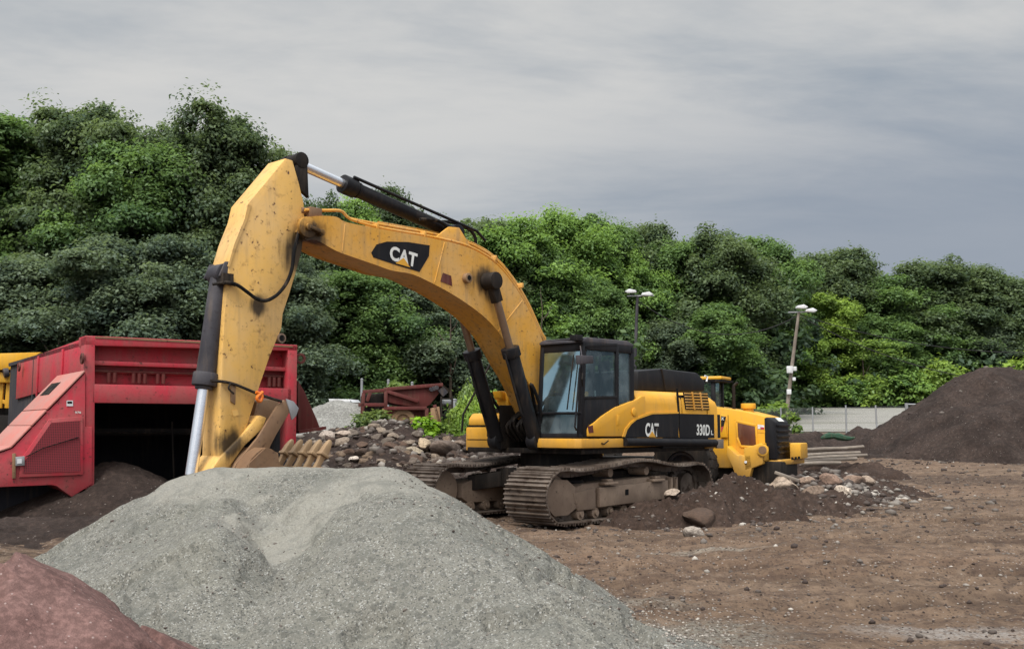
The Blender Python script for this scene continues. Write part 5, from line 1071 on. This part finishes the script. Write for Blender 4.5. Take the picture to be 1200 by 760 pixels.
def leaf_cloud(rs, centers, radii, tones_, per, leaf, flat=.5):
    n = len(centers)*per; c = np.repeat(centers, per, 0); r = np.repeat(radii, per)[:, None]; tn = np.repeat(tones_, per)
    d = rs.normal(size=(n, 3)); d /= np.linalg.norm(d, axis=1)[:, None]; q = rs.random_sample((n, 1))**.45
    far = rs.random_sample((n, 1)) < .05; q = np.where(far, q*(1.+.3*rs.random_sample((n, 1))), q)
    an = rs.uniform(0, math.pi, len(centers)); el = rs.uniform(1., 1.75, len(centers)); ax_ = np.repeat(np.c_[np.cos(an), np.sin(an)], per, 0); ex_ = np.repeat(el, per)[:, None]; fl = np.repeat(rs.uniform(.6, 1.5, len(centers)), per)
    o_ = d*q*r; al = (o_[:, :2]*ax_).sum(1, keepdims=True); o_[:, :2] = o_[:, :2]*.85+ax_*al*(ex_-1); o_[:, 2] *= flat*fl; o_[:, 2] -= .16*np.abs(al[:, 0])
    p = c+o_
    nrm = d*.7+np.array([0, 0, .75])+rs.normal(size=(n, 3))*.45; nrm /= np.linalg.norm(nrm, axis=1)[:, None]
    a = rs.normal(size=(n, 3)); u = np.cross(nrm, a); u /= np.linalg.norm(u, axis=1)[:, None]; w = np.cross(nrm, u)
    s = (leaf*(.6+.8*rs.random_sample(n)))[:, None]; u *= s; w *= s*.62
    v = np.stack([p-u, p+w*.9-u*.1, p+u-nrm*s*.25, p-w*.9-u*.1], 1).reshape(-1, 3); f = np.arange(n*4).reshape(n, 4)
    global LASTN; LASTN = d*np.array([.8, .8, .6])+np.array([0, 0, .75]); LASTN /= np.linalg.norm(LASTN, axis=1)[:, None]
    tn = np.clip(tn+.16*rs.normal(size=n)+.12*(d[:, 2]*q[:, 0]), 0, 1); return v, f, tn  # random tone, with top light painted in: leaves paler towards the spray's top
def crown(seed, R0, H0, nl, clumps, per, leaf, flat=.5, top=.5, spread=1., clump_r=.75):
    """crown about the origin's bough point: nl boughs, each carrying sprays of leaves"""
    rs = np.random.RandomState(seed); C = []; Rr_ = []; T_ = []
    for i in range(nl):
        h = ((i+.5)/nl)**.85; a = i*2.4+rs.uniform(-.5, .5); env = math.sin(math.pi*min(.98, .14+.80*h))**.65
        rad = R0*env*rs.uniform(.2, 1.0)*spread; lc = np.array([math.cos(a)*rad, math.sin(a)*rad, H0*h*.97]); lr = R0*rs.uniform(.20, .50)*(1.1-.45*h)
        lt_ = rs.uniform(.25, .7)
        for j in range(clumps):
            d = rs.normal(size=3); d[2] = abs(d[2])*.9-.28; d /= np.linalg.norm(d); C.append(lc+d*lr*np.array([1, 1, .95])*rs.uniform(.7, 1.12)); Rr_.append(clump_r*rs.uniform(.4, 1.4)); T_.append(np.clip(lt_*.6+.25*d[2]+rs.normal()*.13+.1, 0, 1))  # sprays on a bough's upper side paler, light painted into tone; rest random
    return leaf_cloud(rs, np.array(C), np.array(Rr_), np.array(T_), per, leaf, flat)
def crown_mesh(*a, **k):
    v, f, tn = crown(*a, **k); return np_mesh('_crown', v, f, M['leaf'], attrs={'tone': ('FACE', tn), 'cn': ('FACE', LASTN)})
def trunk_mesh(seed, H, r, lean=.3, limbs=7, Rl=2.5, h0=.3):
    rs = random.Random(seed); m = MB(); pts = [Vector((rs.uniform(-lean, lean)*k/6, rs.uniform(-lean, lean)*k/6, H*k/6)) for k in range(7)]
    m.tube(pts, [r*(1.25 if k == 0 else 1)*(1-k/6.5) for k in range(7)], 9)
    for k in range(limbs):
        f_ = h0+(.95-h0)*k/limbs; b = pts[0].lerp(pts[6], f_); b = pts[int(f_*6)].lerp(pts[min(6, int(f_*6)+1)], f_*6-int(f_*6)); a = k*2.4+rs.uniform(-.4, .4); L = Rl*(1-.5*f_); e = b+Vector((math.cos(a)*L, math.sin(a)*L, L*.75))
        m.tube([b, b.lerp(e, .5)+Vector((0, 0, -.12*L)), e], [r*.5*(1-f_*.6), r*.32*(1-f_*.6), r*.08], 6)
    me = bpy.data.meshes.new('_trunk'); me.from_pydata(m.v, [], m.f); me.materials.append(M['bark']); me.shade_smooth(); return me
LASTN = None
# near kinds (unit: metres, crown height 10)
KN = [crown_mesh(101+i, 3.9, 10.5, 34, 18, 230, .088, flat=.72, clump_r=.78) for i in range(3)]
KF = [crown_mesh(201+i, 5.2, 13, 32, 18, 150, .145, flat=.85, clump_r=1.05) for i in range(4)]
KL = [crown_mesh(301+i, 5.4, 13, 38, 18, 150, .125, flat=.8, clump_r=.95, spread=1.1) for i in range(2)]
KS = [crown_mesh(401+i, 1.6, 1.7, 18, 10, 60, .10, flat=.6, clump_r=.5) for i in range(2)]
KW = [crown_mesh(501+i, .32, .36, 9, 5, 22, .045, flat=.6, clump_r=.13) for i in range(2)]
TR = [trunk_mesh(i, 12, .30) for i in range(3)]; TS = [trunk_mesh(9+i, 1.6, .05, .1, 4, .8) for i in range(2)]
def tree(px, py_top, Y, kind, i, sc, col, label, group=None, name='tree', cat='tree', low=.22, width=1.):
    """py_top: how high the crown reaches on its own sight line"""
    top = at(px, py_top, Y); z0 = float(gh(top.x, Y)); H = top.z-z0; o = empty(name, (top.x, Y, z0), random.uniform(0, 6.28), label=label, cat=cat, group=group)
    if px > 870 and name == 'tree' and Y > 70: f0 = max(Y, 122+(Y-84)*.4)/Y; Y *= f0; sc *= f0; top = at(px, py_top, Y); z0 = float(gh(top.x, Y)); H = top.z-z0; o.location = (top.x, Y, z0)
    lib = {'N': (KN, 10.5), 'F': (KF, 13), 'L': (KL, 13), 'S': (KS, 1.7), 'W': (KW, .36)}[kind]; me = lib[0][i % len(lib[0])]; cz_ = H*(1-low)/lib[1]*.97
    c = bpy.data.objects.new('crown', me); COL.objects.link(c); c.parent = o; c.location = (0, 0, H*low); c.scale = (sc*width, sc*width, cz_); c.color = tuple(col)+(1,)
    tm = (TS if kind in 'SW' else TR); tr_ = bpy.data.objects.new('stem' if kind in 'SW' else 'trunk', tm[i % len(tm)]); COL.objects.link(tr_); tr_.parent = o
    ht = 1.6 if kind in 'SW' else 12; tr_.scale = (sc*(1 if kind != 'W' else .3),)*2+(H*.93/ht,); return o
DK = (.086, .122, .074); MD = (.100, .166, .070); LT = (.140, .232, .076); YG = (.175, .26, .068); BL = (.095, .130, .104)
GN = 'tall dark trees close behind the red plant'; GM = 'trees of the wood behind the yard'
T = tree
T(0, 138, 44, 'N', 0, 1.15, MD, 'dark maple cut off by the left edge of the view', GN)
T(55, 178, 47, 'N', 1, 1.1, MD, 'maple with lighter green top between the left edge and the first dark dome', GN)
T(112, 128, 44, 'N', 2, 1.05, DK, 'dark maple with a broad rounded dome, left of the brighter gap', GN)
T(165, 168, 42, 'N', 0, .95, MD, 'shorter mid green maple in front of the dip in the treetops', GN)
T(212, 150, 46, 'N', 1, 1.0, DK, 'dark maple rising just left of the tallest tree', GN)
T(262, 134, 43, 'N', 2, .92, DK, 'tallest dark maple, its ragged top right above the red plant', GN)
T(292, 225, 47, 'N', 0, .75, BL, 'slim dark maple half hidden behind the excavator stick', GN)
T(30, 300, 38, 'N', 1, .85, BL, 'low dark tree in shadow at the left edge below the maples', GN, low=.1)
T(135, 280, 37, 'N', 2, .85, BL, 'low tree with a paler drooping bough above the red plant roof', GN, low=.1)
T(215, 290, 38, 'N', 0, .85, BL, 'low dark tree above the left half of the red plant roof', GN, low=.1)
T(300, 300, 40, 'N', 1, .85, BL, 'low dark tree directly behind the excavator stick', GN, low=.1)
T(378, 240, 72, 'F', 0, .6, (.055, .085, .05), 'thin pale feathery treetop just right of the stick, against the sky', GM)
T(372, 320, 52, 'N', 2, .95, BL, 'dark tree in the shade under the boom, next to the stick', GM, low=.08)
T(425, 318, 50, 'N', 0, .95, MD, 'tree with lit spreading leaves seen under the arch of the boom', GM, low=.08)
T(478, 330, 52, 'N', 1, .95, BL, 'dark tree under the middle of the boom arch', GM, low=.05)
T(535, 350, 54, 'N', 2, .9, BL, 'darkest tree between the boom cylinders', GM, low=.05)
T(412, 240, 76, 'L', 1, .85, LT, 'yellow green tree showing above the boom near its tip', GM)
T(458, 226, 82, 'F', 2, .8, (.06, .09, .05), 'open airy treetop behind the black arm cylinder', GM)
T(500, 262, 86, 'L', 0, .85, MD, 'mid green tree behind the base of the arm cylinder', GM)
T(562, 262, 86, 'F', 3, 1.05, DK, 'dark pointed tree right above the bend of the boom', GM)
T(605, 262, 84, 'L', 1, 1.1, LT, 'bright green feathery tree right of the boom bend', GM)
T(640, 300, 84, 'L', 0, .85, (.06, .105, .04), 'lower green tree just right of the boom heel', GM, low=.12)
T(662, 256, 88, 'L', 1, 1.1, LT, 'bright feathery tree above the excavator cab', GM)
T(700, 262, 92, 'L', 0, 1.05, MD, 'green tree left of the first light pole', GM)
T(690, 330, 83, 'F', 1, .75, MD, 'low green tree just above the cab roof', GM, low=.1)
T(765, 268, 96, 'F', 2, 1.0, DK, 'dark tree with small peaked top right of the first light pole', GM)
T(735, 300, 90, 'L', 1, .85, LT, 'light green tree right behind the first light pole', GM, low=.12)
T(800, 286, 94, 'L', 0, 1.05, MD, 'green tree with hazy rounded top midway between the two poles', GM)
T(838, 276, 93, 'F', 0, 1.1, DK, 'tall dark tree with flat spreading top, highest between the poles', GM)
T(880, 283, 90, 'F', 3, 1.0, MD, 'round topped tree left of the second light pole', GM)
T(835, 360, 86, 'F', 1, .85, MD, 'lower tree in front with pale boughs above the loader cab', GM, low=.12)
T(905, 345, 90, 'L', 1, .95, LT, 'light green tree crossed by the leaning second pole', GM, low=.1)
T(960, 350, 92, 'L', 0, .95, YG, 'bright round green tree right of the second pole', GM, low=.1)
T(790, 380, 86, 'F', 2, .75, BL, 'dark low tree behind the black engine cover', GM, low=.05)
T(945, 302, 112, 'F', 1, 1.25, DK, 'dark tree with drooping boughs at the start of the right hand wood', GM)
T(995, 296, 114, 'F', 2, 1.3, DK, 'high dark dome right of the bright round tree', GM)
T(1045, 326, 112, 'F', 3, 1.2, MD, 'mid green tree in the dip between two dark domes', GM)
T(1095, 310, 114, 'F', 0, 1.35, DK, 'broad dark dome above the left slope of the soil mound', GM)
T(1148, 314, 116, 'F', 1, 1.3, DK, 'dark rounded tree straight above the soil mound top', GM)
T(1200, 330, 114, 'F', 2, 1.3, DK, 'dark tree cut off by the right edge of the view', GM)
T(1250, 335, 112, 'F', 3, 1.3, DK, 'dark tree just outside the right edge', GM)
T(1020, 375, 100, 'F', 0, 1.0, MD, 'mid height tree behind the right bushes', GM, low=.1)
T(1085, 378, 104, 'F', 3, 1.0, MD, 'second mid height tree in front of the broad dark dome', GM, low=.1)
T(1160, 385, 104, 'F', 2, 1.0, BL, 'shaded mid height tree behind the peak of the soil mound', GM, low=.1)
T(-60, 150, 46, 'N', 2, 1.15, DK, 'dark maple standing just outside the left edge', GN)
T(920, 400, 96, 'F', 0, .8, BL, 'shaded low tree at the foot of the second pole', GM, low=.02)
T(870, 400, 90, 'F', 2, .7, BL, 'shaded low tree behind the loader', GM, low=.02)
for k, (px, y1_, Y_, sc_, lb) in enumerate(((634, 335, 74, .6, 'bare pale trunk standing in front of the bright green trees right of the boom'), (72, 352, 36, .42, 'thin bare stem below the maples above the left end of the red plant'), (528, 345, 49, .5, 'thin grey stem in the dark gap between the boom cylinders'), (1010, 395, 121, .7, 'pale stem among the bushes beyond the pale lot'))):
    tp0 = at(px, y1_, Y_); z0_ = float(gh(tp0.x, Y_)); o = bpy.data.objects.new('bare_trunk', TR[k % 3]); COL.objects.link(o); o.location = (tp0.x, Y_, z0_-.2); hh_ = (tp0.z-z0_+.2)/12; o.scale = (sc_*.8, sc_*.8, hh_); tag(o, lb, 'tree trunk')
# the wood's depth behind the front trees: one mass
def mass(name, rows, label, col, seed):
    rs = np.random.RandomState(seed); V = []; Fc = []; Tn = []; NN = []; k = 0
    for (px0, px1, step, pyt, Y, per, leaf) in rows:
        for px in np.arange(px0, px1, step):
            y_ = Y+rs.uniform(-3, 3); top = at(px+rs.uniform(-8, 8), (pyt(px) if callable(pyt) else pyt)+rs.uniform(-5, 12), y_); z0 = float(gh(top.x, y_)); H = top.z-z0
            if H < 1: continue
            nc = int(16*H/6); C = np.c_[top.x+rs.normal(size=nc)*2.0, y_+rs.normal(size=nc)*1.5, z0+H*rs.random_sample(nc)**.8*.96]
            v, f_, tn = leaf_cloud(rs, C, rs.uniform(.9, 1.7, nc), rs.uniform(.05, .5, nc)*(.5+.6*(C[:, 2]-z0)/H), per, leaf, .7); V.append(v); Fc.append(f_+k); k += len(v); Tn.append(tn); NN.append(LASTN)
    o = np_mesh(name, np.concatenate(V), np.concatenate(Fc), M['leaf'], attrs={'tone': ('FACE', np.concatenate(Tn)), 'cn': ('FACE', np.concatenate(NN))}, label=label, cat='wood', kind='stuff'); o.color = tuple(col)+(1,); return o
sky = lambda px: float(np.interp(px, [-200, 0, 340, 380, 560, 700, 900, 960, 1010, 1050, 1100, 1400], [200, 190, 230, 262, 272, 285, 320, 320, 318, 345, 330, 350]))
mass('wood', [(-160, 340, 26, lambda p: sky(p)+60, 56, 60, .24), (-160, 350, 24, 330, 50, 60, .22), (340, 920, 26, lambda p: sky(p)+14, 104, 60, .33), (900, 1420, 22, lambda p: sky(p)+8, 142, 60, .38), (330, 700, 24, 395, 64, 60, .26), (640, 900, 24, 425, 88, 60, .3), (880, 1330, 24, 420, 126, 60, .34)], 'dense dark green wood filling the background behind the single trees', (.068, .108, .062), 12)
# bushes along the lot
for k, (px, py, Y, s, c, lb) in enumerate(((985, 448, 122, 1.9, LT, 'leafy bush nearest the second light pole, beyond the pale lot'), (1012, 440, 122.5, 2.2, YG, 'bright bush left of centre in the row beyond the lot'), (1045, 436, 122.5, 2.3, LT, 'tallest light green bush in the row beyond the lot'), (1078, 442, 122.5, 2.2, YG, 'yellow green bush just left of the soil mound'), (1105, 432, 122.5, 2.1, YG, 'bright bush touching the soil mound flank'), (955, 456, 122.5, 1.7, MD, 'low dull bush left end of the row beyond the lot'), (1190, 432, 108, 2.0, YG, 'light green bush right of the soil mound peak'), (930, 462, 122.5, 1.5, MD, 'small dull shrub at the foot of the wood behind the pole'))):
    T(px, py, Y, 'S', k, s*1.05, c, lb, 'bushes beyond the pale lot', 'bush', 'bush', low=.05)
for k, (px, py, Y, s, c, lb) in enumerate(((550, 482, 31.5, .55, YG, 'bright leafy weed behind the galvanised rail, left of the yellow tool box'), (575, 476, 32, .6, (.11, .19, .05), 'tall bright weed clump behind the rail fence'), (560, 492, 30.5, .45, (.12, .2, .04), 'low bright weed clump in front of the rail fence'), (548, 462, 38, .5, (.12, .18, .06), 'pale sprig rising above the rail fence'))):
    T(px, py, Y, 'S', k, s, c, lb, 'bright weeds behind the rail fence', 'weed', 'weed', low=.02)
for k, (px, py, Y, s, c, lb) in enumerate(((497, 493, 25.4, 1.6, (.17, .30, .03), 'bright lime green plant on top of the rock bank'), (487, 499, 25.2, 1.0, (.15, .26, .04), 'small lime green sprout left of the bright plant on the bank'), (438, 484, 27.8, 1.5, (.11, .15, .06), 'pale thin weed before the old red hopper'), (428, 490, 27.5, 1.3, (.10, .14, .06), 'low pale weed left of the thin weed before the hopper'), (465, 449, 30.6, 1.1, (.14, .2, .07), 'tiny weed growing on top of the old red hopper'), (512, 500, 25.6, 1.2, (.13, .2, .05), 'small green weed at the right end of the rock bank'), (812, 478, 70, 3, (.1, .15, .05), 'grassy tuft beside the fence'), (909, 477, 69, 4.5, (.13, .2, .05), 'pale green weed growing beside the fence above the loader'))):
    a = at(px, py, Y); o = empty('plant', (a.x, Y, a.z-.34*s), k, label=lb, cat='plant', group='small weeds around the yard'); c_ = bpy.data.objects.new('leaves', KW[k % 2]); COL.objects.link(c_); c_.parent = o; c_.scale = (s,)*3; c_.color = tuple(c)+(1,)
# ================================================================== SKY AND LIGHT
SUN_E, SUN_A = R(56), R(-150)     # azimuth clockwise from +Y
sd_ = Vector((math.sin(SUN_A)*math.cos(SUN_E), math.cos(SUN_A)*math.cos(SUN_E), math.sin(SUN_E)))
sun = bpy.data.lights.new('sun', 'SUN'); sun.energy = 3.1; sun.angle = R(24); sun.color = (1, .965, .91)
so = bpy.data.objects.new('sun', sun); COL.objects.link(so); so.rotation_euler = (-sd_).to_track_quat('-Z', 'Y').to_euler(); so.location = sd_*50
w = NT('World', True); scene.world = w.m
skt = w.n('ShaderNodeTexSky', sky_type='NISHITA', sun_disc=False, sun_elevation=SUN_E, sun_rotation=SUN_A).outputs[0]
d = w.n('ShaderNodeTexCoord').outputs['Generated']; dx_, dy_, dz_ = w.xyz(d)
zc_ = w.math('ADD', w.math('MAXIMUM', dz_, 0.), .14)
cv = w.n('ShaderNodeCombineXYZ', {0: w.math('DIVIDE', dx_, zc_), 1: w.math('DIVIDE', dy_, zc_), 2: 0.}).outputs[0]
cv = w.vmul(cv, (.62, 1.25, 1.)); off = w.n('ShaderNodeVectorMath', {0: cv, 1: (3.1, 1.7, 0)}, operation='ADD').outputs[0]
c1 = w.noise(off, .5, 7, .58, .5); c2 = w.noise(off, 2.1, 7, .6, .4)
cl = w.math('ADD', w.math('MULTIPLY', c1, .75), w.math('MULTIPLY', c2, .25))
cloud = w.mix(w.step(cl, .385, .60), (.28, .32, .365), (.56, .555, .54))
# the cloud deck is darker and bluer low down, a little warmer and paler higher up
lowf = w.step(dz_, .06, .34); cloud = w.mix(lowf, w.mix(.62, cloud, (.235, .285, .345)), cloud)
cloud = w.mix(w.step(dz_, .0, .16, .55, 0.), cloud, (.33, .37, .43))
right = w.step(dx_, -.12, .35, 0., .75); cloud = w.mix(w.math('MULTIPLY', right, w.step(dz_, .38, .16)), cloud, (.225, .26, .32))
gain = w.step(dz_, .40, .95, 1.0, 3.0); cloud = w.n('ShaderNodeVectorMath', {0: cloud, 'Scale': gain}, operation='SCALE').outputs[0]
bk_ = w.step(dy_, .15, -.75, 1., 2.0); cloud = w.n('ShaderNodeVectorMath', {0: cloud, 'Scale': bk_}, operation='SCALE').outputs[0]
b1_ = w.n('ShaderNodeBackground', {'Color': cloud, 'Strength': 1.24}).outputs[0]; b0_ = w.n('ShaderNodeBackground', {'Color': skt, 'Strength': .06}).outputs[0]
w.n('ShaderNodeOutputWorld', {'Surface': w.n('ShaderNodeMixShader', {0: .93, 1: b0_, 2: b1_}).outputs[0]})
scene.view_settings.view_transform = 'Standard'; scene.view_settings.look = 'None'; scene.view_settings.exposure = 0; scene.view_settings.gamma = 1
scene.cycles.max_bounces = 6; scene.cycles.transparent_max_bounces = 12
